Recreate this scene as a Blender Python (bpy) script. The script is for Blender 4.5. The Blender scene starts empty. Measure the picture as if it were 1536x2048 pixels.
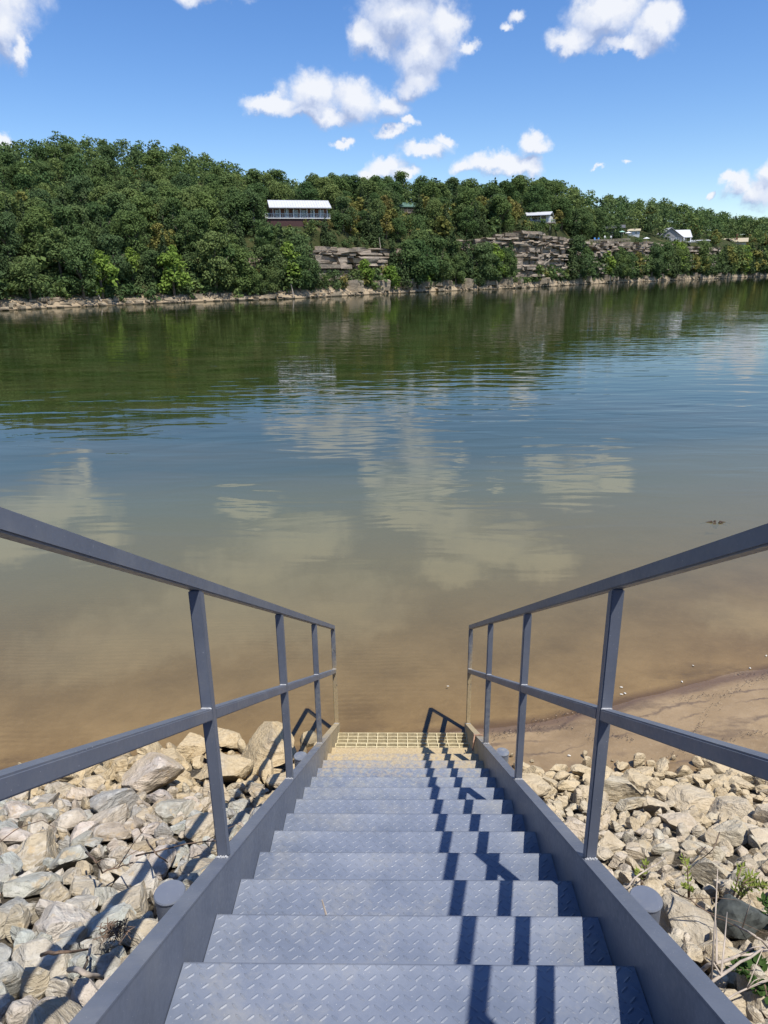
import bpy, bmesh, math, random
import numpy as np
from mathutils import Vector, Matrix, Euler, noise as mnoise

R = random.Random(7)
NR = np.random.RandomState(11)
SC = bpy.context.scene
COL = SC.collection

# ---------------------------------------------------------------- camera
F_PX, CXP, CYP = 1408.0, 768.0, 1024.0
PITCH, YAW, ROLL = 0.3240, -0.0232, -0.0128
CAM = np.array([-0.015, 0.0, 0.823])

def _axes():
    cp, sp, cy, sy = math.cos(PITCH), math.sin(PITCH), math.cos(YAW), math.sin(YAW)
    f = np.array([sy * cp, cy * cp, -sp]); r = np.array([cy, -sy, 0.0]); u = np.cross(r, f)
    c, s = math.cos(ROLL), math.sin(ROLL)
    return c * r + s * u, -s * r + c * u, f
AX_R, AX_U, AX_F = _axes()

cd = bpy.data.cameras.new('camera'); cam = bpy.data.objects.new('camera', cd); COL.objects.link(cam)
cd.sensor_fit = 'VERTICAL'; cd.angle = 2 * math.atan(1024 / F_PX)
cd.clip_start = 0.05; cd.clip_end = 6000
m3 = Matrix((AX_R, AX_U, -AX_F)).transposed()
cam.matrix_world = Matrix.Translation(Vector(CAM)) @ m3.to_4x4()
SC.camera = cam

# ---------------------------------------------------------------- light
SUN_DIR = Vector((0.267, -0.321, 0.909)).normalized()
SUN_STRENGTH, SKY_STRENGTH, EXPOSURE = 4.5, 0.115, 0.36
ld = bpy.data.lights.new('sun', 'SUN'); sun = bpy.data.objects.new('sun', ld); COL.objects.link(sun)
ld.energy = SUN_STRENGTH; ld.angle = math.radians(0.5); ld.color = (1.0, 0.965, 0.90)
sun.rotation_euler = SUN_DIR.to_track_quat('Z', 'Y').to_euler()
sun.location = (20, -30, 60)
SC.view_settings.view_transform = 'Standard'; SC.view_settings.look = 'None'
SC.view_settings.gamma = 1.0; SC.view_settings.use_curve_mapping = False
SC.view_settings.exposure = EXPOSURE

# ---------------------------------------------------------------- pixel / world helpers (placing things at their real distance)
def ray(x, y):
    d = AX_F + AX_R * (x - CXP) / F_PX - AX_U * (y - CYP) / F_PX
    return d / np.linalg.norm(d)
def on_z(x, y, z):
    d = ray(x, y); return CAM + d * (z - CAM[2]) / d[2]
def on_slope(x, y, s, d0):
    d = ray(x, y); t = (-d0 - CAM[2] - s * CAM[1]) / (d[2] + s * d[1]); return CAM + d * t
def at_range(x, y, r):
    d = ray(x, y); return CAM + d * r / math.hypot(d[0], d[1])
def to_px(p):
    d = np.asarray(p) - CAM; z = d @ AX_F
    return CXP + F_PX * (d @ AX_R) / z, CYP - F_PX * (d @ AX_U) / z, z
def azel(x, y, mirror=False):
    d = ray(x, y)
    if mirror: d = d * np.array([1, 1, -1])
    return math.atan2(d[0], d[1]), math.asin(d[2])

ZW = -3.40                      # water level
SL = 0.567                      # slope of the stairs and of the bank

# ---------------------------------------------------------------- node helpers
class NB:
    def __init__(self, nt): self.nt = nt; self.n = nt.nodes; self.l = nt.links
    def add(self, t, **kw):
        nd = self.n.new(t)
        for k, v in kw.items(): setattr(nd, k, v)
        return nd
    def put(self, nd, sock, v):
        s = nd.inputs[sock]
        if hasattr(v, 'links'): self.l.new(v, s)
        elif isinstance(v, (tuple, list)) and len(v) == 3 and s.type == 'RGBA': s.default_value = (*v, 1)
        else: s.default_value = v
    def math(self, op, a, b=None, c=None, clamp=False):
        nd = self.add('ShaderNodeMath', operation=op, use_clamp=clamp)
        for i, v in enumerate((a, b, c)):
            if v is not None: self.put(nd, i, v)
        return nd.outputs[0]
    def vmath(self, op, a, b=None, out=0):
        nd = self.add('ShaderNodeVectorMath', operation=op)
        self.put(nd, 0, a)
        if b is not None: self.put(nd, 1, b)
        return nd.outputs[out]
    def noise(self, vec, scale, detail=4, rough=0.55, out=0, dist=0.0):
        nd = self.add('ShaderNodeTexNoise')
        if vec is not None: self.l.new(vec, nd.inputs['Vector'])
        nd.inputs['Scale'].default_value = scale; nd.inputs['Detail'].default_value = detail
        nd.inputs['Roughness'].default_value = rough; nd.inputs['Distortion'].default_value = dist
        return nd.outputs[out]
    def ramp(self, fac, stops, interp='LINEAR'):
        nd = self.add('ShaderNodeValToRGB'); cr = nd.color_ramp; cr.interpolation = interp
        while len(cr.elements) < len(stops): cr.elements.new(0.5)
        for e, (p, c) in zip(cr.elements, stops):
            e.position = p; e.color = (*c, 1) if isinstance(c, (tuple, list)) else (c, c, c, 1)
        self.put(nd, 0, fac); return nd.outputs[0]
    def mix(self, fac, a, b, mode='MIX'):
        nd = self.add('ShaderNodeMix', data_type='RGBA', blend_type=mode)
        self.put(nd, 0, fac); self.put(nd, 6, a); self.put(nd, 7, b); return nd.outputs[2]
    def range(self, v, a, b, c=0.0, d=1.0, smooth=False):
        nd = self.add('ShaderNodeMapRange', clamp=True)
        if smooth: nd.interpolation_type = 'SMOOTHSTEP'
        for i, x in enumerate((v, a, b, c, d)): self.put(nd, i, x)
        return nd.outputs[0]
    def scale(self, vec, s):
        nd = self.add('ShaderNodeMapping'); self.l.new(vec, nd.inputs[0]); nd.inputs['Scale'].default_value = s
        return nd.outputs[0]
    def bump(self, h, strength=0.5, dist=0.02, normal=None):
        nd = self.add('ShaderNodeBump'); nd.inputs['Strength'].default_value = strength
        nd.inputs['Distance'].default_value = dist; self.put(nd, 'Height', h)
        if normal is not None: self.l.new(normal, nd.inputs['Normal'])
        return nd.outputs[0]

def new_mat(name):
    m = bpy.data.materials.new(name); m.use_nodes = True
    nt = m.node_tree
    for n in list(nt.nodes): nt.nodes.remove(n)
    b = NB(nt); out = b.add('ShaderNodeOutputMaterial')
    return m, b, out
def principled(b, out, color, rough=0.6, metal=0.0, normal=None, spec=0.5):
    p = b.add('ShaderNodeBsdfPrincipled')
    b.put(p, 'Base Color', color); b.put(p, 'Roughness', rough); b.put(p, 'Metallic', metal)
    p.inputs['Specular IOR Level'].default_value = spec
    if normal is not None: b.l.new(normal, p.inputs['Normal'])
    b.l.new(p.outputs[0], out.inputs[0]); return p
def wpos(b): return b.add('ShaderNodeNewGeometry').outputs['Position']
def sepxyz(b, v):
    s = b.add('ShaderNodeSeparateXYZ'); b.l.new(v, s.inputs[0]); return s.outputs

# ---------------------------------------------------------------- sky with clouds
CLOUDS = [ # px x, px y, radius x, radius y, weight
 (0,50,52,58,1),(40,95,22,45,.9),(-60,30,70,70,1),
 (400,-8,58,26,.95),(430,-30,60,30,1),
 (545,218,58,24,1),(625,200,62,48,1),(715,200,52,50,1),(780,205,42,36,1),(640,232,110,16,1),
 (800,25,85,70,1),(742,72,48,40,1),(850,95,66,60,1),(835,148,46,38,1),(885,50,50,70,1),(935,98,34,16,.75),(820,-50,110,60,1),
 (775,264,42,13,.95),(818,246,20,14,.9),(682,284,17,13,.9),
 (850,300,56,20,.85),(890,282,26,16,.8),
 (775,335,44,24,1),(740,350,30,18,1),(810,352,30,16,1),
 (990,328,70,24,1),(930,340,28,18,1),(1072,282,34,24,1),(1045,330,40,26,1),
 (1035,42,28,20,.8),(1005,62,20,13,.7),
 (1215,30,95,62,1),(1145,78,58,30,1),(1315,50,58,48,1),(1255,92,78,20,.95),
 (1470,372,34,34,1),(1520,395,48,36,1),(1448,358,22,18,1),(1545,350,34,34,1),(1415,392,12,9,.9),
 (5,296,26,18,1),(1255,328,16,8,.6),(1205,328,20,8,.45),
]
CLOUDS_REFLECTED = [ # seen mirrored in the water: these stand above the picture's top edge
 (590,1085,105,52,1),(660,1215,150,78,1),(430,1230,170,80,1),(210,1290,170,70,1),(500,1140,120,60,.9),
 (975,1085,120,52,1),(900,1050,55,40,1),(1085,1120,70,44,.95),(900,1145,70,30,.9),
 (90,1020,130,52,1),(10,1075,120,50,1),(200,1090,60,40,.8),
 (1500,1240,160,60,.7),
]
def cloud_params():
    out = []
    for lst, mir in ((CLOUDS, False), (CLOUDS_REFLECTED, True)):
        for x, y, rx, ry, w in lst:
            a, e = azel(x, y, mir); a2, _ = azel(x + rx, y, mir); _, e2 = azel(x, y + ry, mir)
            out.append((a, e, abs(a2 - a), abs(e2 - e), w * (1.12 if mir else 1)))
    rr = random.Random(5)                       # the same broken fair-weather clouds all round the rest of the sky
    for i in range(16):
        a = math.radians(rr.uniform(45, 315)); a = a if a < math.pi else a - 2 * math.pi
        out.append((a, math.radians(rr.uniform(8, 42)), rr.uniform(.07, .2), rr.uniform(.03, .07), 1))
    return out

def build_world():
    w = bpy.data.worlds.new('World'); SC.world = w; w.use_nodes = True
    nt = w.node_tree
    for n in list(nt.nodes): nt.nodes.remove(n)
    # field group
    g = bpy.data.node_groups.new('cloud_field', 'ShaderNodeTree')
    g.interface.new_socket('P', in_out='INPUT', socket_type='NodeSocketVector')
    g.interface.new_socket('F', in_out='OUTPUT', socket_type='NodeSocketFloat')
    b = NB(g); gi = b.add('NodeGroupInput'); go = b.add('NodeGroupOutput')
    acc = None
    for a, e, ra, re, wt in cloud_params():
        d = b.vmath('SUBTRACT', gi.outputs[0], (a, e, 0.0))
        d = b.vmath('MULTIPLY', d, (1 / ra, 1 / re, 0.0))
        L = b.vmath('LENGTH', d, out=1)
        v = b.math('SUBTRACT', wt * 1.0, L)
        if acc is None: acc = v
        else:
            nd = b.add('ShaderNodeMath', operation='SMOOTH_MAX')
            b.put(nd, 0, acc); b.put(nd, 1, v); nd.inputs[2].default_value = 0.28; acc = nd.outputs[0]
    g.links.new(acc, go.inputs[0])
    b = NB(nt)
    out = b.add('ShaderNodeOutputWorld')
    tc = b.add('ShaderNodeTexCoord').outputs['Generated']
    d = b.vmath('NORMALIZE', tc)
    x, y, z = sepxyz(b, d)
    az = b.math('ARCTAN2', x, y); el = b.math('ARCSINE', z)
    cmb = b.add('ShaderNodeCombineXYZ'); b.l.new(az, cmb.inputs[0]); b.l.new(el, cmb.inputs[1])
    P = cmb.outputs[0]
    n1 = b.noise(d, 16, 5, 0.62, out=1); n2 = b.noise(d, 55, 4, 0.6, out=1)
    def centred(n, s):
        v = b.vmath('SUBTRACT', n, (0.5, 0.5, 0.5)); return b.vmath('MULTIPLY', v, (s, s, 0))
    Pw = b.vmath('ADD', b.vmath('ADD', P, centred(n1, 0.055)), centred(n2, 0.016))
    def field(vec):
        nd = b.add('ShaderNodeGroup'); nd.node_tree = g; b.l.new(vec, nd.inputs[0]); return nd.outputs[0]
    fine = b.noise(d, 42, 7, 0.64)
    finec = b.math('MULTIPLY', b.math('SUBTRACT', fine, 0.5), 0.8)
    F0 = b.math('ADD', field(Pw), finec)
    F1 = field(b.vmath('ADD', Pw, (0.006, 0.018, 0)))
    cover = b.range(F0, -0.27, 0.48, 0, 0.95, smooth=True)
    lit = b.math('SUBTRACT', F0, F1)
    lit = b.math('ADD', lit, b.math('MULTIPLY', b.math('SUBTRACT', b.noise(d, 30, 5, 0.6), 0.5), 0.8))
    tone = b.ramp(b.range(lit, -0.55, 0.45), [(0, (0.38, 0.47, 0.70)), (0.45, (0.64, 0.71, 0.88)), (1, (0.90, 0.92, 0.97))])
    sky = b.add('ShaderNodeTexSky', sky_type='NISHITA')
    sky.sun_disc = False; sky.sun_elevation = math.asin(SUN_DIR.z); sky.sun_rotation = math.atan2(SUN_DIR.x, SUN_DIR.y)
    sky.air_density = 1.0; sky.dust_density = 0.25; sky.ozone_density = 2.6; sky.altitude = 150
    hs = b.add('ShaderNodeHueSaturation'); hs.inputs['Saturation'].default_value = 1.27
    hs.inputs['Value'].default_value = 1.10; hs.inputs['Hue'].default_value = 0.510
    b.l.new(sky.outputs[0], hs.inputs['Color'])
    bg = b.add('ShaderNodeBackground'); b.l.new(hs.outputs[0], bg.inputs[0]); bg.inputs[1].default_value = SKY_STRENGTH
    bc = b.add('ShaderNodeBackground'); b.l.new(tone, bc.inputs[0]); bc.inputs[1].default_value = 0.80
    mx = b.add('ShaderNodeMixShader'); b.l.new(cover, mx.inputs[0]); b.l.new(bg.outputs[0], mx.inputs[1]); b.l.new(bc.outputs[0], mx.inputs[2])
    b.l.new(mx.outputs[0], out.inputs[0])
    w.cycles.sampling_method = 'MANUAL'; w.cycles.sample_map_resolution = 512
build_world()
SC.cycles.max_bounces = 6; SC.cycles.diffuse_bounces = 2; SC.cycles.glossy_bounces = 3
SC.cycles.transparent_max_bounces = 8; SC.cycles.transmission_bounces = 2
SC.cycles.caustics_reflective = False; SC.cycles.caustics_refractive = False
SC.cycles.use_denoising = True

# ---------------------------------------------------------------- object helpers
def tag(o, label=None, cat=None, group=None, kind=None):
    if label: o['label'] = label
    if cat: o['category'] = cat
    if group: o['group'] = group
    if kind: o['kind'] = kind
    return o
def empty(name, loc=(0, 0, 0), rz=0.0):
    o = bpy.data.objects.new(name, None); COL.objects.link(o); o.location = loc; o.rotation_euler = (0, 0, rz)
    o.empty_display_size = 0.2
    return o
def obj(name, me, mat=None, parent=None):
    o = bpy.data.objects.new(name, me); COL.objects.link(o)
    if mat is not None and not me.materials: me.materials.append(mat)
    if parent is not None: o.parent = parent
    return o
def pydata(name, v, f, smooth=False):
    me = bpy.data.meshes.new(name); me.from_pydata([tuple(map(float, a)) for a in v], [], f); me.update()
    if smooth: me.polygons.foreach_set('use_smooth', [True] * len(me.polygons))
    return me
def quads_mesh(name, V, nq=4, smooth=False):
    """V: (n, nq, 3) array of separate polygons"""
    n = len(V); me = bpy.data.meshes.new(name)
    me.vertices.add(n * nq); me.vertices.foreach_set('co', V.reshape(-1).astype(np.float32))
    me.loops.add(n * nq); me.loops.foreach_set('vertex_index', np.arange(n * nq, dtype=np.int32))
    me.polygons.add(n); me.polygons.foreach_set('loop_start', np.arange(0, n * nq, nq, dtype=np.int32))
    me.update(calc_edges=True)
    return me
def grid_mesh(name, X, Y, Z, attr=None):
    ny, nx = X.shape
    V = np.stack([X, Y, Z], -1).reshape(-1, 3)
    i = np.arange(ny - 1)[:, None] * nx + np.arange(nx - 1)[None, :]
    Fq = np.stack([i, i + 1, i + 1 + nx, i + nx], -1).reshape(-1, 4).astype(np.int32)
    me = bpy.data.meshes.new(name)
    me.vertices.add(len(V)); me.vertices.foreach_set('co', V.reshape(-1).astype(np.float32))
    me.loops.add(Fq.size); me.loops.foreach_set('vertex_index', Fq.reshape(-1))
    me.polygons.add(len(Fq)); me.polygons.foreach_set('loop_start', np.arange(0, Fq.size, 4, dtype=np.int32))
    me.update(calc_edges=True)
    me.polygons.foreach_set('use_smooth', np.ones(len(Fq), dtype=bool))
    if attr:
        for k, a in attr.items():
            at = me.attributes.new(k, 'FLOAT', 'POINT'); at.data.foreach_set('value', a.reshape(-1).astype(np.float32))
    return me
class MB:
    def __init__(self): self.v = []; self.f = []
    def poly(self, pts, faces):
        k = len(self.v); self.v += [tuple(p) for p in pts]; self.f += [tuple(i + k for i in q) for q in faces]; return self
    def box(self, c, s, rot=None):
        pts = [Vector((sx * s[0] / 2, sy * s[1] / 2, sz * s[2] / 2)) for sx in (-1, 1) for sy in (-1, 1) for sz in (-1, 1)]
        if rot is not None: pts = [rot @ p for p in pts]
        return self.poly([p + Vector(c) for p in pts], [(0, 1, 3, 2), (4, 6, 7, 5), (0, 4, 5, 1), (2, 3, 7, 6), (0, 2, 6, 4), (1, 5, 7, 3)])
    def box2(self, a, b):
        return self.box([(p + q) / 2 for p, q in zip(a, b)], [abs(q - p) for p, q in zip(a, b)])
    def prism(self, prof, a, b):   # prof: list of (y,z) polygon extruded along x from a to b
        n = len(prof); pts = [(a, y, z) for y, z in prof] + [(b, y, z) for y, z in prof]
        return self.poly(pts, [tuple(range(n)), tuple(range(2 * n - 1, n - 1, -1))] + [(i, i + n, (i + 1) % n + n, (i + 1) % n) for i in range(n)])
    def tube(self, pts, radii, n=6, caps=True):
        pts = [Vector(p) for p in pts]; k0 = len(self.v)
        up = Vector((0.13, 0.21, 1)).normalized()
        for i, p in enumerate(pts):
            t = (pts[min(i + 1, len(pts) - 1)] - pts[max(i - 1, 0)]).normalized()
            a = t.cross(up)
            if a.length < 1e-3: a = t.cross(Vector((1, 0, 0)))
            a.normalize(); c = t.cross(a)
            r = radii[i] if hasattr(radii, '__len__') else radii
            for j in range(n):
                th = 2 * math.pi * j / n; self.v.append(tuple(p + (a * math.cos(th) + c * math.sin(th)) * r))
        for i in range(len(pts) - 1):
            for j in range(n):
                self.f.append((k0 + i * n + j, k0 + i * n + (j + 1) % n, k0 + (i + 1) * n + (j + 1) % n, k0 + (i + 1) * n + j))
        if caps:
            self.f.append(tuple(k0 + j for j in range(n))[::-1]); self.f.append(tuple(k0 + (len(pts) - 1) * n + j for j in range(n)))
        return self
    def build(self, name, mat, parent=None, smooth=False, bevel=0.0):
        me = pydata(name, self.v, self.f, smooth)
        if bevel:
            bm = bmesh.new(); bm.from_mesh(me)
            bmesh.ops.bevel(bm, geom=bm.edges[:], offset=bevel, segments=2, affect='EDGES', clamp_overlap=True)
            bm.to_mesh(me); bm.free()
            me.polygons.foreach_set('use_smooth', [True] * len(me.polygons))
            me.set_sharp_from_angle(angle=math.radians(35))
        return obj(name, me, mat, parent)
def vnoise(x, y, z=0.0, sc=1.0): return mnoise.noise(Vector((x * sc, y * sc, z * sc)))

# ---------------------------------------------------------------- materials
def mat_steel(name='painted_steel', mud=True, plate=False):
    m, b, out = new_mat(name); P = wpos(b); x, y, z = sepxyz(b, P)
    n = b.noise(P, 5, 5, 0.6); nf = b.noise(P, 60, 4, 0.65)
    if plate:
        base = b.ramp(n, [(0.3, (0.125, 0.146, 0.192)), (0.55, (0.160, 0.182, 0.232)), (0.75, (0.200, 0.219, 0.262))])
        ty = sepxyz(b, b.add('ShaderNodeTexCoord').outputs['Object'])[1]
        worn = b.math('MULTIPLY', b.range(ty, -0.11, -0.005), b.range(b.noise(P, 3.3, 5, 0.65), 0.34, 0.62))
        base = b.mix(b.math('MULTIPLY', worn, 0.34), base, (0.33, 0.345, 0.37))
        base = b.mix(b.range(ty, -0.26, -0.33, 0, 0.4), base, (0.10, 0.11, 0.13))  # back strip darkened in the colour: painted shade below the upper tread, plus dust
        base = b.mix(b.range(ty, -0.006, -0.001, 0, 0.7), base, (0.075, 0.085, 0.11))  # dark line along the nosing: occlusion shade painted into the colour
    else: base = b.ramp(n, [(0.3, (0.112, 0.126, 0.158)), (0.55, (0.135, 0.149, 0.183)), (0.75, (0.168, 0.180, 0.208))])
    scr = b.range(b.noise(b.scale(P, (30, 6, 5)), 6, 3, 0.6), 0.70, 0.74)
    base = b.mix(b.math('MULTIPLY', scr, b.range(b.noise(P, 2.1, 3), 0.5, 0.62, 0, 0.5)), base, (0.42, 0.43, 0.45))
    rst = b.math('MULTIPLY', b.range(b.noise(P, 21, 6, 0.75), 0.66, 0.72), b.range(b.noise(P, 3.1, 3), 0.48, 0.62))
    base = b.mix(b.math('MULTIPLY', rst, 0.6), base, (0.24, 0.15, 0.10))
    # dusty footprints on the flat plates
    dust = b.range(b.math('ADD', b.noise(P, 2.6, 6, 0.7), b.math('MULTIPLY', nf, 0.18)), 0.60, 0.74)
    base = b.mix(b.math('MULTIPLY', dust, 0.28 if plate else 0.12), base, (0.34, 0.32, 0.27))
    sp = b.range(b.noise(P, 190, 2, 0.5), 0.735, 0.76)
    base = b.mix(b.math('MULTIPLY', sp, 0.7), base, (0.6, 0.6, 0.58))
    rough = b.range(nf, 0.3, 0.7, 0.36, 0.55)
    if mud:
        st = b.noise(b.scale(P, (14, 14, 1.6)), 2.2, 4, 0.65)
        h = b.math('ADD', z, b.math('MULTIPLY', b.math('SUBTRACT', st, 0.5), 1.1))
        h = b.math('ADD', h, b.math('MULTIPLY', b.math('SUBTRACT', n, 0.5), 0.5))
        lo, hi = (-2.98, -2.48) if plate else (-2.95, -2.45)
        tan = b.range(h, hi, lo)
        gre = b.math('MULTIPLY', b.range(h, -1.9, -2.5), b.range(b.noise(P, 24, 4, 0.7), 0.45, 0.62))
        base = b.mix(b.math('MULTIPLY', gre, 0.55), base, (0.30, 0.30, 0.27))
        blk = b.math('MULTIPLY', b.range(h, -2.0, -2.6), b.range(b.noise(P, 17, 5, 0.75), 0.60, 0.66))
        mudc = b.ramp(nf, [(0.3, (0.37, 0.27, 0.135)), (0.7, (0.50, 0.39, 0.215))])
        base = b.mix(b.math('MULTIPLY', tan, 0.93), base, mudc)
        if not plate: base = b.mix(b.math('MULTIPLY', blk, 0.75), base, (0.03, 0.03, 0.03))
        rough = b.mix(tan, rough, (0.85, 0.85, 0.85))
    bmp = b.bump(nf, 0.12, 0.004)
    principled(b, out, base, rough, 0.0, bmp, 0.45)
    return m
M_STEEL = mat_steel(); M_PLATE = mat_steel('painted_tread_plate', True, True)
M_PIPE = mat_steel('painted_pipe', True, False)

def simple(name, col, rough=0.7, var=0.15, scale=3, spec=0.3, metal=0.0):
    m, b, out = new_mat(name); P = wpos(b)
    n = b.noise(P, scale, 5, 0.6)
    dk = tuple(c * (1 - var) for c in col); lt = tuple(min(1, c * (1 + var)) for c in col)
    principled(b, out, b.ramp(n, [(0.3, dk), (0.7, lt)]), rough, metal, b.bump(n, 0.2, 0.01), spec)
    return m
M_WELD = simple('weld_bead', (0.5, 0.5, 0.5), 0.4, 0.3, 90)
M_GRATE = simple('muddy_grating', (0.55, 0.46, 0.27), 0.85, 0.25, 30)
M_RUST = simple('rusty_wire', (0.32, 0.19, 0.12), 0.8, 0.3, 40)

def mat_rock():
    m, b, out = new_mat('limestone_riprap')
    oi = b.add('ShaderNodeObjectInfo'); geo = b.add('ShaderNodeNewGeometry'); tc = b.add('ShaderNodeTexCoord').outputs['Object']
    P = geo.outputs['Position']; x, y, z = sepxyz(b, P)
    rnd = b.math('FRACT', b.math('ADD', oi.outputs['Random'], b.math('MULTIPLY', geo.outputs['Random Per Island'], 3.37)))
    shift = b.add('ShaderNodeCombineXYZ')
    for i in range(3): b.l.new(b.math('MULTIPLY', rnd, 31.0 + 7 * i), shift.inputs[i])
    Q = b.vmath('ADD', P, shift.outputs[0])
    pal = b.ramp(rnd, [(0.0, (0.50, 0.43, 0.32)), (0.12, (0.42, 0.43, 0.38)), (0.26, (0.56, 0.50, 0.41)), (0.38, (0.36, 0.37, 0.36)),
                       (0.50, (0.60, 0.53, 0.47)), (0.62, (0.46, 0.50, 0.47)), (0.72, (0.52, 0.43, 0.29)), (0.84, (0.58, 0.54, 0.47)), (0.94, (0.42, 0.36, 0.29))], 'CONSTANT')
    n1 = b.noise(Q, 9, 6, 0.65); n2 = b.noise(Q, 38, 6, 0.7)
    sm = b.scale(Q, (1.0, 1.6, 6.0)); veins = b.noise(sm, 7, 5, 0.6, dist=1.2)
    c = b.mix(0.22, b.mix(b.range(n1, 0.38, 0.60), b.mix(0.5, pal, (0.15, 0.12, 0.09)), pal), (0.30, 0.225, 0.135))
    c = b.mix(b.math('MULTIPLY', b.range(veins, 0.52, 0.62), 0.35), c, (0.66, 0.63, 0.56))
    c = b.mix(b.math('MULTIPLY', b.range(n2, 0.56, 0.70), 0.65), c, (0.15, 0.12, 0.085))
    c = b.mix(b.math('MULTIPLY', b.range(b.noise(Q, 14, 3, 0.6), 0.60, 0.68), 0.5), c, (0.50, 0.35, 0.17))
    # river-mud staining up to the flood line, greener stone up the bank on the left
    h = b.math('ADD', z, b.math('MULTIPLY', b.math('SUBTRACT', b.noise(P, 1.3, 4, 0.6), 0.5), 1.4))
    mudc = b.ramp(n2, [(0.3, (0.36, 0.26, 0.135)), (0.6, (0.53, 0.42, 0.25)), (0.8, (0.60, 0.50, 0.33))])
    c = b.mix(b.math('MULTIPLY', b.range(h, -2.30, -2.80), 0.85), c, mudc)
    g = b.math('MULTIPLY', b.range(x, -0.6, -1.2), b.range(h, -1.9, -1.4))
    c = b.mix(b.math('MULTIPLY', g, 0.18), c, b.mix(n1, (0.34, 0.38, 0.35), (0.52, 0.57, 0.53)))
    r = b.math('MULTIPLY', b.range(x, 0.6, 1.0), 0.5)
    c = b.mix(r, c, b.mix(n1, (0.36, 0.28, 0.165), (0.64, 0.55, 0.40)))
    wet = b.range(z, -3.30, -3.38)
    c = b.mix(1.0, c, (1.10, 1.08, 1.05), 'MULTIPLY'); c = b.mix(b.math('MULTIPLY', wet, 0.75), c, (0.07, 0.055, 0.03))
    hh = b.math('ADD', b.math('MULTIPLY', n1, 0.6), b.math('ADD', b.math('MULTIPLY', n2, 0.3), b.math('MULTIPLY', veins, 0.5)))
    principled(b, out, c, b.range(wet, 0, 1, 0.88, 0.35), 0, b.bump(hh, 1.0, 0.038), 0.25)
    return m
M_ROCK = mat_rock()

def mat_far_rock(name, wet=True):
    m, b, out = new_mat(name); P = wpos(b); x, y, z = sepxyz(b, P)
    geo = b.add('ShaderNodeNewGeometry').outputs['Random Per Island']
    n = b.noise(b.scale(P, (0.25, 0.25, 1.6)), 1.0, 6, 0.65); n2 = b.noise(P, 1.4, 5, 0.7)
    c = b.ramp(n, [(0.3, (0.12, 0.09, 0.068)), (0.48, (0.225, 0.18, 0.135)), (0.62, (0.34, 0.285, 0.22)), (0.8, (0.40, 0.30, 0.19))])
    c = b.mix(b.range(n2, 0.55, 0.7), c, (0.36, 0.27, 0.17))
    c = b.mix(b.math('MULTIPLY', geo, 0.22), c, (0.42, 0.36, 0.29))
    c = b.mix(b.math('MULTIPLY', b.range(z, 0.2, -2.4), 0.85), c, b.mix(n2, (0.26, 0.20, 0.125), (0.47, 0.38, 0.265)))
    c = b.mix(b.range(z, ZW + 0.35, ZW + 0.1), c, (0.06, 0.05, 0.035))
    principled(b, out, c, 0.9, 0, b.bump(n2, 0.8, 0.3), 0.2); return m
M_CLIFF = mat_far_rock('limestone_ledges')

def mat_hill():
    m, b, out = new_mat('hillside_ground'); P = wpos(b); x, y, z = sepxyz(b, P)
    n = b.noise(P, 0.15, 6, 0.65); n2 = b.noise(P, 1.2, 5, 0.7)
    c = b.ramp(n, [(0.3, (0.020, 0.028, 0.010)), (0.55, (0.045, 0.052, 0.018)), (0.75, (0.12, 0.10, 0.045))])
    c = b.mix(b.range(n2, 0.55, 0.7), c, (0.07, 0.06, 0.03))
    h = b.math('ADD', z, b.math('MULTIPLY', b.math('SUBTRACT', n2, 0.5), 1.4))
    c = b.mix(b.range(h, -0.9, -1.9), c, b.mix(n2, (0.24, 0.18, 0.11), (0.44, 0.35, 0.24)))
    c = b.mix(b.range(z, ZW + 0.25, ZW + 0.05), c, (0.07, 0.055, 0.035))
    principled(b, out, c, 0.95, 0, b.bump(n2, 0.8, 0.4), 0.1); return m
M_HILL = mat_hill()

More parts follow.
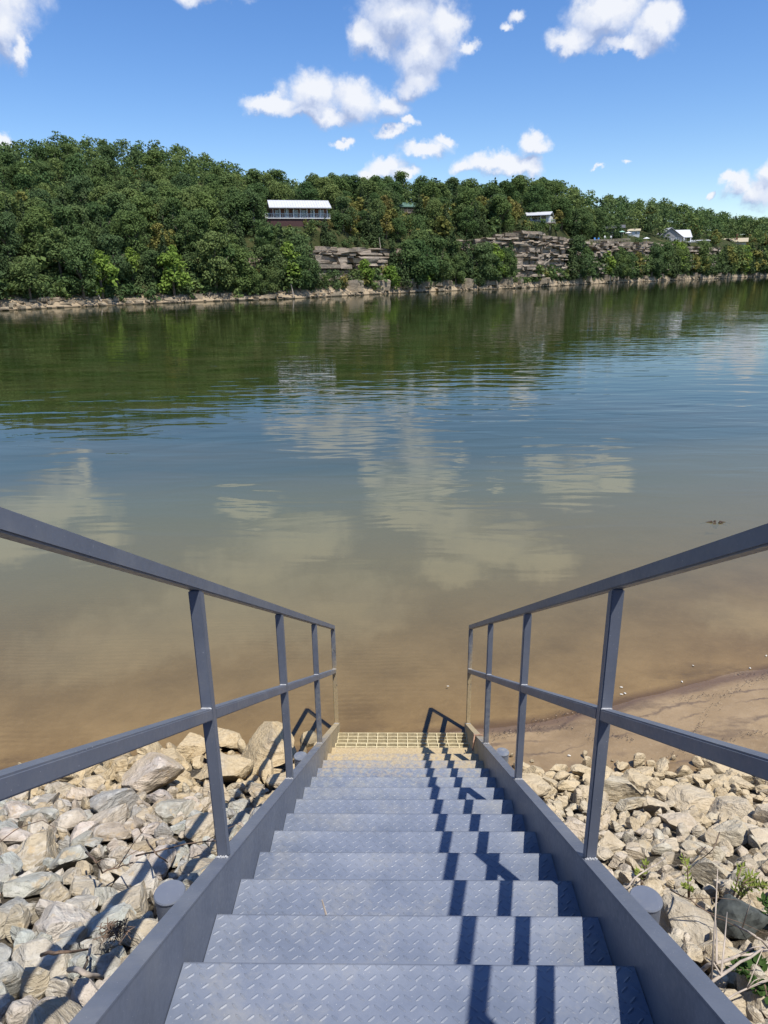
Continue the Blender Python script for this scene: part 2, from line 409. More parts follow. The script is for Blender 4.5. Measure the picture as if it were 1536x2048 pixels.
def mat_sand():
    m, b, out = new_mat('muddy_sand'); P = wpos(b); x, y, z = sepxyz(b, P)
    n = b.noise(P, 1.1, 6, 0.62); nf = b.noise(P, 14, 6, 0.7); ng = b.noise(P, 120, 3, 0.6)
    c = b.ramp(n, [(0.32, (0.200, 0.136, 0.070)), (0.5, (0.290, 0.203, 0.108)), (0.68, (0.375, 0.268, 0.150))])
    c = b.mix(b.math('MULTIPLY', b.range(nf, 0.52, 0.7), 0.30), c, (0.40, 0.30, 0.19))
    # strand lines of dark silt following the water's edge
    sh = b.add('ShaderNodeAttribute', attribute_name='shore').outputs['Fac']
    wob = b.math('MULTIPLY', b.math('SUBTRACT', b.noise(b.scale(P, (0.7, 0.7, 1)), 1.3, 5, 0.62), 0.5), 0.75)
    wob2 = b.math('MULTIPLY', b.math('SUBTRACT', b.noise(P, 9, 4, 0.6), 0.5), 0.06)
    shw = b.math('ADD', b.math('ADD', sh, wob), wob2)
    streak = None
    for k, (p0, wd, st) in enumerate(((-0.05, 0.05, .9), (-0.30, 0.035, .8), (-0.52, 0.022, .9), (-0.78, 0.05, .7), (-1.05, 0.03, .7), (-1.35, 0.06, .8))):
        q = b.range(b.math('ABSOLUTE', b.math('SUBTRACT', shw, p0)), wd, wd * 0.2)
        q = b.math('MULTIPLY', b.math('MULTIPLY', q, b.range(b.noise(b.scale(P, (1, 1, 1)), 0.9 + .2 * k, 3, 0.6), 0.44, 0.56)), st)
        streak = q if streak is None else b.math('MAXIMUM', streak, q)
    wy = b.range(sh, 0.5, 0.1)
    streak = b.math('MULTIPLY', streak, b.range(nf, 0.30, 0.52, 0.45, 1.0))
    c = b.mix(b.math('MULTIPLY', streak, 0.85), c, (0.065, 0.048, 0.042))
    edge = b.range(b.math('ABSOLUTE', b.math('ADD', b.math('ADD', sh, 0.02), b.math('MULTIPLY', wob, .25))), 0.16, 0.03)
    c = b.mix(b.math('MULTIPLY', edge, 0.8), c, (0.095, 0.056, 0.042))
    patch = b.math('MULTIPLY', b.range(b.noise(b.scale(P, (0.6, 1.4, 1)), 1.7, 6, 0.7), 0.52, 0.64), wy)
    c = b.mix(b.math('MULTIPLY', patch, 0.65), c, (0.095, 0.066, 0.044))
    speck = b.math('MULTIPLY', b.range(ng, 0.70, 0.74), b.range(b.noise(P, 2.4, 4, 0.6), 0.52, 0.6))
    c = b.mix(speck, c, (0.60, 0.52, 0.42))
    dk = b.math('MULTIPLY', b.range(b.noise(P, 75, 3, 0.6), 0.66, 0.70), b.range(b.noise(P, 1.9, 4, 0.6), 0.5, 0.62))
    c = b.mix(b.math('MULTIPLY', dk, 0.7), c, (0.05, 0.035, 0.025))
    damp = b.range(z, ZW + 0.14, ZW + 0.02)
    c = b.mix(b.math('MULTIPLY', damp, 0.25), c, (0.16, 0.10, 0.055))
    rip = b.add('ShaderNodeTexWave', wave_type='BANDS', bands_direction='Y'); b.l.new(b.scale(P, (0.35, 1, 1)), rip.inputs[0])
    rip.inputs['Scale'].default_value = 3.4; rip.inputs['Distortion'].default_value = 5.5; rip.inputs['Detail'].default_value = 3; rip.inputs['Detail Scale'].default_value = 1.4
    ripm = b.math('MULTIPLY', rip.outputs[1], b.range(z, ZW + 0.02, ZW - 0.03))
    ripm = b.math('MULTIPLY', ripm, b.range(b.noise(P, 0.45, 4, 0.6), 0.50, 0.66)); c = b.mix(b.math('MULTIPLY', ripm, 0.16), c, (0.15, 0.10, 0.055))
    h = b.math('ADD', b.math('MULTIPLY', nf, 0.5), b.math('ADD', b.math('MULTIPLY', n, 1.0), b.math('ADD', b.math('MULTIPLY', ng, 0.06), b.math('MULTIPLY', ripm, 0.22))))
    principled(b, out, c, b.range(damp, 0, 1, 0.8, 0.5), 0, b.bump(h, 0.6, 0.03), 0.3); return m
M_SAND = mat_sand()

def mat_soil():
    m, b, out = new_mat('bank_grit'); P = wpos(b)
    n = b.noise(P, 6, 6, 0.7); n2 = b.noise(P, 40, 5, 0.7)
    c = b.ramp(n, [(0.3, (0.05, 0.04, 0.03)), (0.6, (0.11, 0.09, 0.06)), (0.8, (0.19, 0.155, 0.11))])
    c = b.mix(b.range(n2, 0.55, 0.7), c, (0.38, 0.33, 0.26))
    principled(b, out, c, 0.95, 0, b.bump(n2, 0.9, 0.03), 0.15); return m
M_SOIL = mat_soil()

def mat_water():
    m, b, out = new_mat('river_water'); P = wpos(b); x, y, z = sepxyz(b, P)
    at = b.add('ShaderNodeAttribute', attribute_name='depth'); dep = at.outputs['Fac']
    # waves: long low crests running across the river, calm by the bank, ruffled in patches
    wx = b.scale(P, (0.42, 1.0, 1.0)); wr = b.add('ShaderNodeMapping'); b.l.new(P, wr.inputs[0])
    wr.inputs['Rotation'].default_value = (0, 0, 0.10); wr.inputs['Scale'].default_value = (0.33, 1.05, 1)
    nA = b.noise(wr.outputs[0], 1.15, 2, 0.5, dist=0.5)
    nB = b.noise(wx, 3.0, 3, 0.5); nC = b.noise(b.scale(P, (0.6, 1, 1)), 0.30, 2, 0.5)
    patch = b.range(b.noise(b.scale(P, (0.5, 1, 1)), 0.07, 3, 0.6), 0.36, 0.62, 0.45, 1.3)
    calm = b.range(y, 7.5, 17.0, 0.10, 1.0)
    far = b.range(y, 30, 140, 1.0, 0.45)
    amp = b.math('MULTIPLY', b.math('MULTIPLY', patch, calm), far)
    h = b.math('ADD', b.math('MULTIPLY', nA, 0.020), b.math('ADD', b.math('MULTIPLY', nB, 0.0022), b.math('MULTIPLY', nC, 0.014)))
    h = b.math('MULTIPLY', h, amp)
    bp = b.add('ShaderNodeBump'); bp.inputs['Strength'].default_value = 1.0; bp.inputs['Distance'].default_value = 1.0
    b.l.new(h, bp.inputs['Height']); N = bp.outputs[0]
    fr = b.add('ShaderNodeFresnel'); fr.inputs[0].default_value = 1.48; b.l.new(N, fr.inputs['Normal'])
    body = b.ramp(b.math('MULTIPLY', dep, 0.25), [(0, (0.215, 0.177, 0.090)), (0.05, (0.186, 0.166, 0.082)), (0.11, (0.120, 0.124, 0.064)),
                                                (0.22, (0.058, 0.074, 0.046)), (0.45, (0.028, 0.042, 0.018)), (0.8, (0.024, 0.038, 0.008))])
    body = b.mix(b.range(b.noise(b.scale(P, (0.4, 1, 1)), 0.5, 4, 0.6), 0.4, 0.65, 0, 0.18), body, (0.15, 0.12, 0.06))
    alpha = b.math('SUBTRACT', 1.0, b.math('EXPONENT', b.math('MULTIPLY', dep, -4.5)))
    dif = b.add('ShaderNodeBsdfDiffuse'); b.l.new(body, dif.inputs[0])
    tr = b.add('ShaderNodeBsdfTransparent'); tr.inputs[0].default_value = (0.94, 0.92, 0.82, 1)
    mx = b.add('ShaderNodeMixShader'); b.l.new(alpha, mx.inputs[0]); b.l.new(tr.outputs[0], mx.inputs[1]); b.l.new(dif.outputs[0], mx.inputs[2])
    gl = b.add('ShaderNodeBsdfGlossy'); gl.inputs['Roughness'].default_value = 0.0; b.l.new(N, gl.inputs['Normal'])
    m2 = b.add('ShaderNodeMixShader'); b.l.new(fr.outputs[0], m2.inputs[0]); b.l.new(mx.outputs[0], m2.inputs[1]); b.l.new(gl.outputs[0], m2.inputs[2])
    b.l.new(m2.outputs[0], out.inputs[0]); return m
M_WATER = mat_water()

def mat_leaf(name, stops, rand=True, trans=0.28):
    m, b, out = new_mat(name)
    oi = b.add('ShaderNodeObjectInfo').outputs['Random']
    at = b.add('ShaderNodeAttribute', attribute_name='tone').outputs['Fac']
    isl = b.add('ShaderNodeNewGeometry').outputs['Random Per Island']
    f = b.math('FRACT', b.math('ADD', oi, at)) if rand else at
    c = b.ramp(f, stops)
    c = b.mix(b.math('MULTIPLY', isl, 0.5), c, b.mix(0.5, c, (0.015, 0.028, 0.008)))
    hs = b.add('ShaderNodeHueSaturation'); b.l.new(c, hs.inputs['Color']); hs.inputs['Saturation'].default_value = 0.95
    b.l.new(b.range(isl, 0, 1, 1.40, 2.0), hs.inputs['Value'])
    d = b.add('ShaderNodeBsdfDiffuse'); b.l.new(hs.outputs[0], d.inputs[0])
    t = b.add('ShaderNodeBsdfTranslucent'); b.l.new(hs.outputs[0], t.inputs[0])
    mx = b.add('ShaderNodeMixShader'); mx.inputs[0].default_value = trans
    b.l.new(d.outputs[0], mx.inputs[1]); b.l.new(t.outputs[0], mx.inputs[2]); b.l.new(mx.outputs[0], out.inputs[0]); return m
GREENS = [(0.0, (0.070, 0.105, 0.035)), (0.2, (0.046, 0.080, 0.028)), (0.4, (0.095, 0.130, 0.036)), (0.6, (0.056, 0.088, 0.036)), (0.8, (0.110, 0.140, 0.042)), (1.0, (0.070, 0.105, 0.035))]
M_LEAF = mat_leaf('broadleaf_foliage', GREENS)
M_CEDAR = mat_leaf('cedar_foliage', [(0.0, (0.032, 0.050, 0.020)), (0.5, (0.048, 0.066, 0.026)), (1.0, (0.032, 0.050, 0.020))], trans=0.12)
M_YELLOW = mat_leaf('yellowing_foliage', [(0.0, (0.115, 0.118, 0.030)), (0.5, (0.145, 0.130, 0.034)), (0.8, (0.130, 0.112, 0.036)), (1.0, (0.115, 0.118, 0.030))])
M_BRIGHT = mat_leaf('bright_green_foliage', [(0.0, (0.105, 0.165, 0.025)), (0.5, (0.135, 0.185, 0.030)), (1.0, (0.105, 0.165, 0.025))])
M_BARK = simple('tree_bark', (0.16, 0.13, 0.10), 0.9, 0.3, 6)
M_DEADWOOD = simple('bleached_wood', (0.42, 0.35, 0.28), 0.85, 0.25, 12)
M_TWIG = simple('brown_twig', (0.17, 0.115, 0.08), 0.85, 0.3, 25)

# ---------------------------------------------------------------- near ground: beach, riverbed, bank
WL = np.array([(-400, -120), (-60, -8), (-20, 2.6), (-8, 4.6), (-3.7, 5.20), (-0.5, 5.58), (0.66, 5.9), (1.5, 6.05), (2.3, 6.35), (3.2, 6.70), (4.1, 7.0), (8, 8.4), (20, 12.5), (60, 26), (600, 200)], float)
def wl(x): return np.interp(x, WL[:, 0], WL[:, 1])
def bed_z(x, y):
    t = y - wl(x)
    dep = np.interp(t, [-60, 0, 2, 8, 14, 22, 40], [-2.4, 0, 0.09, 0.46, 1.5, 3.4, 5.0])
    return ZW - dep
BANK_D = 0.42
def bank_z(x, y):
    b = np.interp(x, [-4.0, -3.1, -2.5, -0.01, 0.01], [0.62, 0.50, 0.36, 0.36, 0.45])
    return -SL * y - b
def axis_pts(segs):
    out = []
    for a, c, n in segs: out += list(np.linspace(a, c, n, endpoint=False))
    out.append(segs[-1][1]); return np.array(out)
def vn2(X, Y, sc, seed=0.0):
    o = np.zeros(X.shape)
    it = np.nditer([X, Y], flags=['multi_index'])
    for xx, yy in it: o[it.multi_index] = mnoise.noise(Vector((float(xx) * sc, float(yy) * sc, seed)))
    return o
xs = axis_pts([(-400, -60, 8), (-60, -12, 12), (-12, -5, 20), (-5, 9, 175), (9, 25, 40), (25, 90, 14), (90, 900, 10)])
ys = axis_pts([(-60, -2, 10), (-2, 4, 12), (4, 12, 100), (12, 30, 30), (30, 100, 8), (100, 900, 5)])
X, Y = np.meshgrid(xs, ys)
Z = bed_z(X, Y)
near = (np.abs(X) < 26) & (Y > 3) & (Y < 30)
Z = Z + np.where(near, 0.020 * vn2(X, Y, 0.9, 3.1) + 0.008 * vn2(X, Y, 3.1, 8.2), 0) * np.clip(np.abs(Y - wl(X)) * 1.2 + 0.15, 0, 1)
Z = np.where(Y < 3.5, Z - 0.4, Z)
tag(obj('sandy_riverbed', grid_mesh('sandy_riverbed', X, Y, Z, {'shore': Y - wl(X)}), M_SAND), kind='structure')
# bank
xs = axis_pts([(-60, -6, 16), (-6, 7, 110), (7, 60, 16)]); ys = axis_pts([(-60, -3.5, 10), (-3.5, 0, 14), (0, 6.3, 90)])
X, Y = np.meshgrid(xs, ys)
Z = np.maximum(bank_z(X, np.maximum(Y, -3.4)), -9)
Z = Z + 0.05 * vn2(X, Y, 2.2, 1.0) + 0.02 * vn2(X, Y, 7.0, 4.0)
bank = tag(obj('riprap_bank', grid_mesh('riprap_bank', X, Y, Z), M_SOIL), kind='structure')

# water
xs = axis_pts([(-500, -60, 8), (-60, -12, 16), (-12, 14, 130), (14, 60, 20), (60, 900, 10)])
ys = axis_pts([(-130, 3, 12), (3, 16, 90), (16, 40, 40), (40, 160, 10), (160, 1000, 6)])
X, Y = np.meshgrid(xs, ys)
tag(obj('river_water', grid_mesh('river_water', X, Y, np.full(X.shape, ZW), {'depth': np.maximum(ZW - bed_z(X, Y), 0)}), M_WATER), kind='structure')

# ---------------------------------------------------------------- far bank terrain
SHORE_PX = [(0, 622), (200, 612), (400, 604), (600, 597), (768, 588), (900, 582), (1050, 576), (1150, 570), (1300, 563), (1420, 558), (1536, 553)]
SH = [on_z(x, y, ZW)[:2] for x, y in SHORE_PX]
SH = [np.array(p) for p in ((-190, -60), (-140, 5), (-105, 48))] + [SH[0] - 0.6 * (SH[1] - SH[0])] + SH + [SH[-1] + np.array((130, 120)), SH[-1] + np.array((420, 330))]
SH = np.array(SH)
SA = np.array([math.atan2(p[0], p[1]) for p in SH]); SR = np.hypot(SH[:, 0], SH[:, 1])
def px_az(x): return azel(x, 545)[0]
# px column: shore dist offset to cliff, y cliff base, y cliff top, (t2, y2), (t ridge, y skyline, tree height)
COLS = [ # x, tb, ybase, ytop, wcliff, t2, y2, tr, ysky
 (-900, 5, 600, 560, 5, 40, 470, 130, 330), (-200, 5, 604, 565, 5, 40, 480, 130, 325), (0, 5, 600, 562, 5, 40, 470, 125, 312), (150, 5, 592, 555, 5, 40, 460, 130, 280), (330, 5, 580, 535, 4, 40, 455, 135, 290),
 (420, 5, 575, 530, 4, 36, 450, 130, 312), (480, 6, 568, 525, 3, 30, 455, 125, 325), (545, 7, 556, 512, 2, 26, 449, 120, 340), (600, 8, 556, 503, 2, 26, 447, 110, 352),
 (660, 8, 552, 500, 2, 26, 447, 110, 355), (720, 8, 548, 498, 2, 34, 440, 105, 358), (800, 8, 548, 500, 2, 34, 432, 105, 350), (880, 8, 548, 490, 2, 34, 440, 105, 360),
 (960, 8, 548, 478, 2, 30, 440, 105, 356), (1040, 8, 548, 468, 2, 28, 440, 100, 352), (1090, 9, 546, 476, 3, 26, 447, 100, 360), (1140, 9, 545, 486, 3, 24, 470, 110, 372),
 (1180, 9, 543, 487, 3, 26, 480, 150, 384), (1290, 9, 540, 488, 3, 28, 482, 190, 390), (1350, 10, 535, 493, 3, 30, 484, 220, 402), (1410, 10, 532, 497, 3, 30, 487, 250, 420),
 (1470, 12, 528, 502, 6, 34, 490, 260, 431), (1540, 12, 530, 508, 8, 40, 496, 280, 432), (1700, 12, 535, 515, 8, 40, 500, 300, 436), (2400, 12, 545, 520, 8, 40, 505, 350, 440)]
PROF = []
for x, tb, yb, yt, wc, t2, y2, tr, ysk in COLS:
    a = px_az(x) if -300 < x < 1800 else (math.radians(-75) if x < 0 else math.radians(62))
    xx = min(max(x, -150), 1650)
    r0 = float(np.interp(a, SA, SR))
    def zz(y, t, hh=0.0):
        r = r0 + t
        return at_range(xx, y, r)[2] - hh
    zb = max(zz(yb, tb), ZW + 1.5); zt = max(zz(yt, tb + wc), zb + 0.5)
    if x < 460: zb, zt = ZW + 2.0, ZW + 7.0
    z2 = max(zz(y2, t2), zt + 0.3); z3 = zz(ysk, tr, float(np.interp(x, [0, 420, 500, 800, 1200, 1536], [5.5, 6.5, 9.0, 9.5, 13.5, 18.0])))
    PROF.append((a, tb, zb, wc, zt, t2, z2, tr, z3))
PROF = np.array(PROF)
def far_profile(a):
    return [np.interp(a, PROF[:, 0], PROF[:, k]) for k in range(1, 9)]
def far_z(a, t):
    tb, zb, wc, zt, t2, z2, tr, z3 = far_profile(a)
    tm = (t2 + tr) / 2; zm = z2 + (z3 - z2) * 0.56
    return float(np.interp(t, [-30, 0, 2.2, tb, tb + wc, t2, tm, tr, tr + 60, tr + 300, tr + 900], [ZW - 6, ZW - 0.12, ZW + 0.9, zb, zt, z2, zm, z3, z3 - 6, z3 - 40, z3 - 70]))
def shore_r(a): return float(np.interp(a, SA, SR))
PAD_PX = [(602, 454, 28, 9.5, -.15), (812, 426, 50, 5, -1.2), (1072, 446, 29, 9, -.1), (1215, 468, 52, 8, -.9), (1267, 470, 48, 5, -.3), (1345, 484, 38, 9, -.5), (1397, 489, 38, 6, -.3), (1466, 489, 61, 8, -2.0)]
PADS = []
for px_, py_, t_, rad_, dz_ in PAD_PX:
    p_ = at_range(px_, py_, shore_r(px_az(px_)) + t_); PADS.append((p_[0], p_[1], at_range(px_, py_, shore_r(px_az(px_)) + t_ - 3)[2] + dz_, rad_))
def far_point(a, t):
    r = shore_r(a) + t; x, y = r * math.sin(a), r * math.cos(a)
    z = far_z(a, t)
    z += (0.7 * vnoise(x, y, 0, 0.12) + 0.25 * vnoise(x, y, 5, 0.5)) * min(1, max(t, 0) / 6) + 0.22 * vnoise(x, y, 9, 0.35)
    tb_, _, wc_ = far_profile(a)[:3]
    for X_, Y_, Z_, R_ in PADS:
        d = math.hypot(x - X_, y - Y_)
        if d < R_ * 1.5 and t > tb_ + wc_:
            w = 1 - min(max((d - R_) / (R_ * .5), 0), 1); w = w * w * (3 - 2 * w) * min(1, (t - tb_ - wc_) / 5); z = z * (1 - w) + Z_ * w
    return x, y, z
azs = np.linspace(math.radians(-75), math.radians(60), 420)
ts = np.array([-25, -6, -1, 0, 0.7, 1.5, 2.4, 3.6, 5, 6.5, 8, 9.5, 10.5, 12, 14, 17, 21, 26, 30, 36, 44, 54, 66, 80, 95, 110, 125, 140, 160, 190, 230, 280, 340, 450, 700, 1200])
G = np.array([[far_point(a, t) for t in ts] for a in azs])
tag(obj('far_hillside', grid_mesh('far_hillside', G[:, ::-1, 0], G[:, ::-1, 1], G[:, ::-1, 2]), M_HILL), kind='structure')

# ---------------------------------------------------------------- limestone ledges on the far bank
def blocks_mesh(name, rows, jz=.12):
    mb = MB()
    for (c, s, rz) in rows:
        rot = Matrix.Rotation(rz, 3, 'Z')
        pts = []
        for sx in (-1, 1):
            for sy in (-1, 1):
                for sz in (-1, 1):
                    j = Vector((R.uniform(-.10, .10) * s[0], R.uniform(-.06, .10) * s[1], R.uniform(-jz, jz) * s[2]))
                    pts.append(rot @ (Vector((sx * s[0] / 2, sy * s[1] / 2, sz * s[2] / 2)) + j) + Vector(c))
        mb.poly(pts, [(0, 1, 3, 2), (4, 6, 7, 5), (0, 4, 5, 1), (2, 3, 7, 6), (0, 2, 6, 4), (1, 5, 7, 3)])
    return pydata(name, mb.v, mb.f)
rows = []
BEDS = []; z_ = -6.0                      # bedding planes shared by the whole bluff
while z_ < 40: h_ = R.choice((.28, .4, .55, .8, 1.15)) * R.uniform(.85, 1.15); BEDS.append((z_, h_, R.uniform(-.55, .45))); z_ += h_
a = px_az(470)
while a < px_az(1500):
    r0 = shore_r(a); tb, zb, wc, zt, t2, z2, tr, z3 = far_profile(a)
    k = 0; sag = 1.2 * vnoise(a * 14, 3, 3, 1.0)
    for z, hgt, jut in BEDS:
        z += sag
        if z < zb - 1.5 or z > zt + .2: continue
        wdt = R.uniform(2.5, 8.0)
        fr = (z - zb) / max(zt - zb, 1)
        t = tb + wc * fr + 1.5 * vnoise(a * 120, z * 0.25, 2.0, 1.0) + .5 * vnoise(0, z * 1.7, 5.0, 1.0) + jut + R.uniform(-.16, .16) + 0.2
        aa = a + R.uniform(-1, 1) / r0
        r = r0 + t + 2.0
        da = 0.01; p1 = np.array([math.sin(aa) * shore_r(aa), math.cos(aa) * shore_r(aa)]); p2 = np.array([math.sin(aa + da) * shore_r(aa + da), math.cos(aa + da) * shore_r(aa + da)])
        tang = math.atan2(p2[1] - p1[1], p2[0] - p1[0])
        if any(px_az(u) < aa < px_az(v) for u, v in ((484, 560), (612, 792), (915, 1165), (1170, 1425))) and vnoise(aa * 90, z * .55, 7, 1.0) > -.50:
            rows.append(((math.sin(aa) * r, math.cos(aa) * r, z + hgt / 2), (wdt, 4.6, hgt * R.uniform(.86, 1.02)), tang + R.uniform(-.07, .07)))
        k += 1
    a += R.uniform(1.3, 2.3) / r0
tag(obj('limestone_cliff', blocks_mesh('limestone_cliff', rows, .06), M_CLIFF), kind='structure')
# rubble and low ledges along the far waterline
rows = []
a = math.radians(-40)
while a < math.radians(36):
    r0 = shore_r(a)
    lush = vnoise(a * 60, 0, 0, 1.0)
    for _ in range(3 if lush > -0.1 else 1):
        t = R.uniform(-0.4, 3.0); s = R.uniform(0.25, 0.95) * (1.6 if R.random() < .10 else 1)
        x, y, z = far_point(a + R.uniform(-.004, .004), t)
        rows.append(((x, y, z + s * .12), (s * R.uniform(1, 1.9), s, s * R.uniform(.35, .75)), R.uniform(0, 3.1)))
    if lush > 0.05 and a > px_az(700) - .02:
        x, y, z = far_point(a, 3.4)
        rows.append(((x, y, z + .3), (R.uniform(1.5, 4), 2.4, R.uniform(1.0, 2.6)), R.uniform(-.3, .3) - a))
    a += R.uniform(0.5, 1.1) / r0
tag(obj('shore_rubble', blocks_mesh('shore_rubble', rows), M_CLIFF), kind='stuff')

# ---------------------------------------------------------------- houses over the river
M_ROOFW = simple('pale_metal_roof', (0.54, 0.54, 0.55), 0.45, 0.06, 0.6, 0.4)
M_ROOFG = simple('green_metal_roof', (0.10, 0.17, 0.13), 0.5, 0.1, 0.6)
M_ROOFT = simple('tan_shingle_roof', (0.42, 0.36, 0.25), 0.9, 0.12, 1.5)
M_ROOFD = simple('dark_roof', (0.10, 0.10, 0.105), 0.85, 0.15, 1.5)
M_BRICK = simple('dark_red_brick', (0.085, 0.045, 0.042), 0.9, 0.22, 4)
M_BRICK2 = simple('red_brown_brick', (0.24, 0.12, 0.085), 0.9, 0.22, 4)
M_WHITE = simple('white_trim', (0.72, 0.72, 0.70), 0.55, 0.05, 2)
M_SIDING = simple('grey_siding', (0.30, 0.29, 0.28), 0.8, 0.08, 2)
M_CREAM = simple('cream_siding', (0.62, 0.58, 0.48), 0.8, 0.08, 2)
M_WOODG = simple('weathered_deck_wood', (0.36, 0.31, 0.25), 0.9, 0.18, 5)
M_BLUE = simple('blue_plastic', (0.10, 0.30, 0.62), 0.5, 0.06, 2)
M_CANG = simple('green_canvas', (0.32, 0.50, 0.40), 0.8, 0.06, 2)
def mat_glass():
    m, b, out = new_mat('window_glass'); P = wpos(b)
    principled(b, out, b.ramp(b.noise(P, 0.7, 3), [(0.35, (0.04, 0.05, 0.06)), (0.65, (0.12, 0.15, 0.18))]), 0.08, 0, None, 0.8); return m
M_GLASS = mat_glass()

def house_root(name, px, py, rng, label, cat='house', face=0.0):
    p = at_range(px, py, rng)
    rz = -math.atan2(p[0], p[1]) + face       # local -y looks at the river
    o = empty(name, p, rz); tag(o, label, cat); return o
def window(parent, x, y, z, w, h):
    f = MB()
    t = 0.10
    f.box2((x - w/2, y - .05, z), (x + w/2, y + .02, z + t)); f.box2((x - w/2, y - .05, z + h - t), (x + w/2, y + .02, z + h))
    f.box2((x - w/2, y - .05, z + t), (x - w/2 + t, y + .02, z + h - t)); f.box2((x + w/2 - t, y - .05, z + t), (x + w/2, y + .02, z + h - t))
    f.box2((x - .04, y - .05, z + t), (x + .04, y + .02, z + h - t))
    fo = f.build('window', M_WHITE, parent)
    MB().box2((x - w/2 + t, y - .02, z + t), (x + w/2 - t, y + .0, z + h - t)).build('pane', M_GLASS, fo)
def railing(parent, x0, x1, y, z, mat, h=0.95, step=0.35, name='porch_railing'):
    r = MB(); r.box2((x0, y - .05, z + h - .08), (x1, y + .05, z + h)); r.box2((x0, y - .04, z + .08), (x1, y + .04, z + .16))
    r_o = r.build(name, mat, parent)
    n = int((x1 - x0) / step); bl = MB()
    for i in range(n + 1):
        xx = x0 + (x1 - x0) * i / n; bl.box2((xx - .035, y - .03, z + .16), (xx + .035, y + .03, z + h - .08))
    tag(bl.build('balusters', mat, r_o), kind='stuff')
    return r_o
def gable_roof(mb, x0, x1, y0, y1, ze, rise, over=0.4, th=0.18, ridge_x=True):
    if ridge_x:
        ym = (y0 + y1) / 2; k = rise / (ym - y0)
        prof = [(y0 - over, ze - over * k), (ym, ze + rise), (y1 + over, ze - over * k), (y1 + over, ze - over * k + th), (ym, ze + rise + th), (y0 - over, ze - over * k + th)]
        mb.poly([(x, y, z) for x in (x0 - over, x1 + over) for y, z in prof],
                [(0, 1, 4, 5), (1, 2, 3, 4), (11, 10, 7, 6), (10, 9, 8, 7), (5, 4, 10, 11), (4, 3, 9, 10), (1, 0, 6, 7), (2, 1, 7, 8), (0, 5, 11, 6), (3, 2, 8, 9)])
    else:
        xm = (x0 + x1) / 2; k = rise / (xm - x0)
        prof = [(x0 - over, ze - over * k), (xm, ze + rise), (x1 + over, ze - over * k), (x1 + over, ze - over * k + th), (xm, ze + rise + th), (x0 - over, ze - over * k + th)]
        mb.poly([(x, y, z) for y in (y0 - over, y1 + over) for x, z in prof],
                [(5, 4, 1, 0), (4, 3, 2, 1), (6, 7, 10, 11), (7, 8, 9, 10), (11, 10, 4, 5), (10, 9, 3, 4), (7, 6, 0, 1), (8, 7, 1, 2), (6, 11, 5, 0), (9, 8, 2, 3)])
    return mb

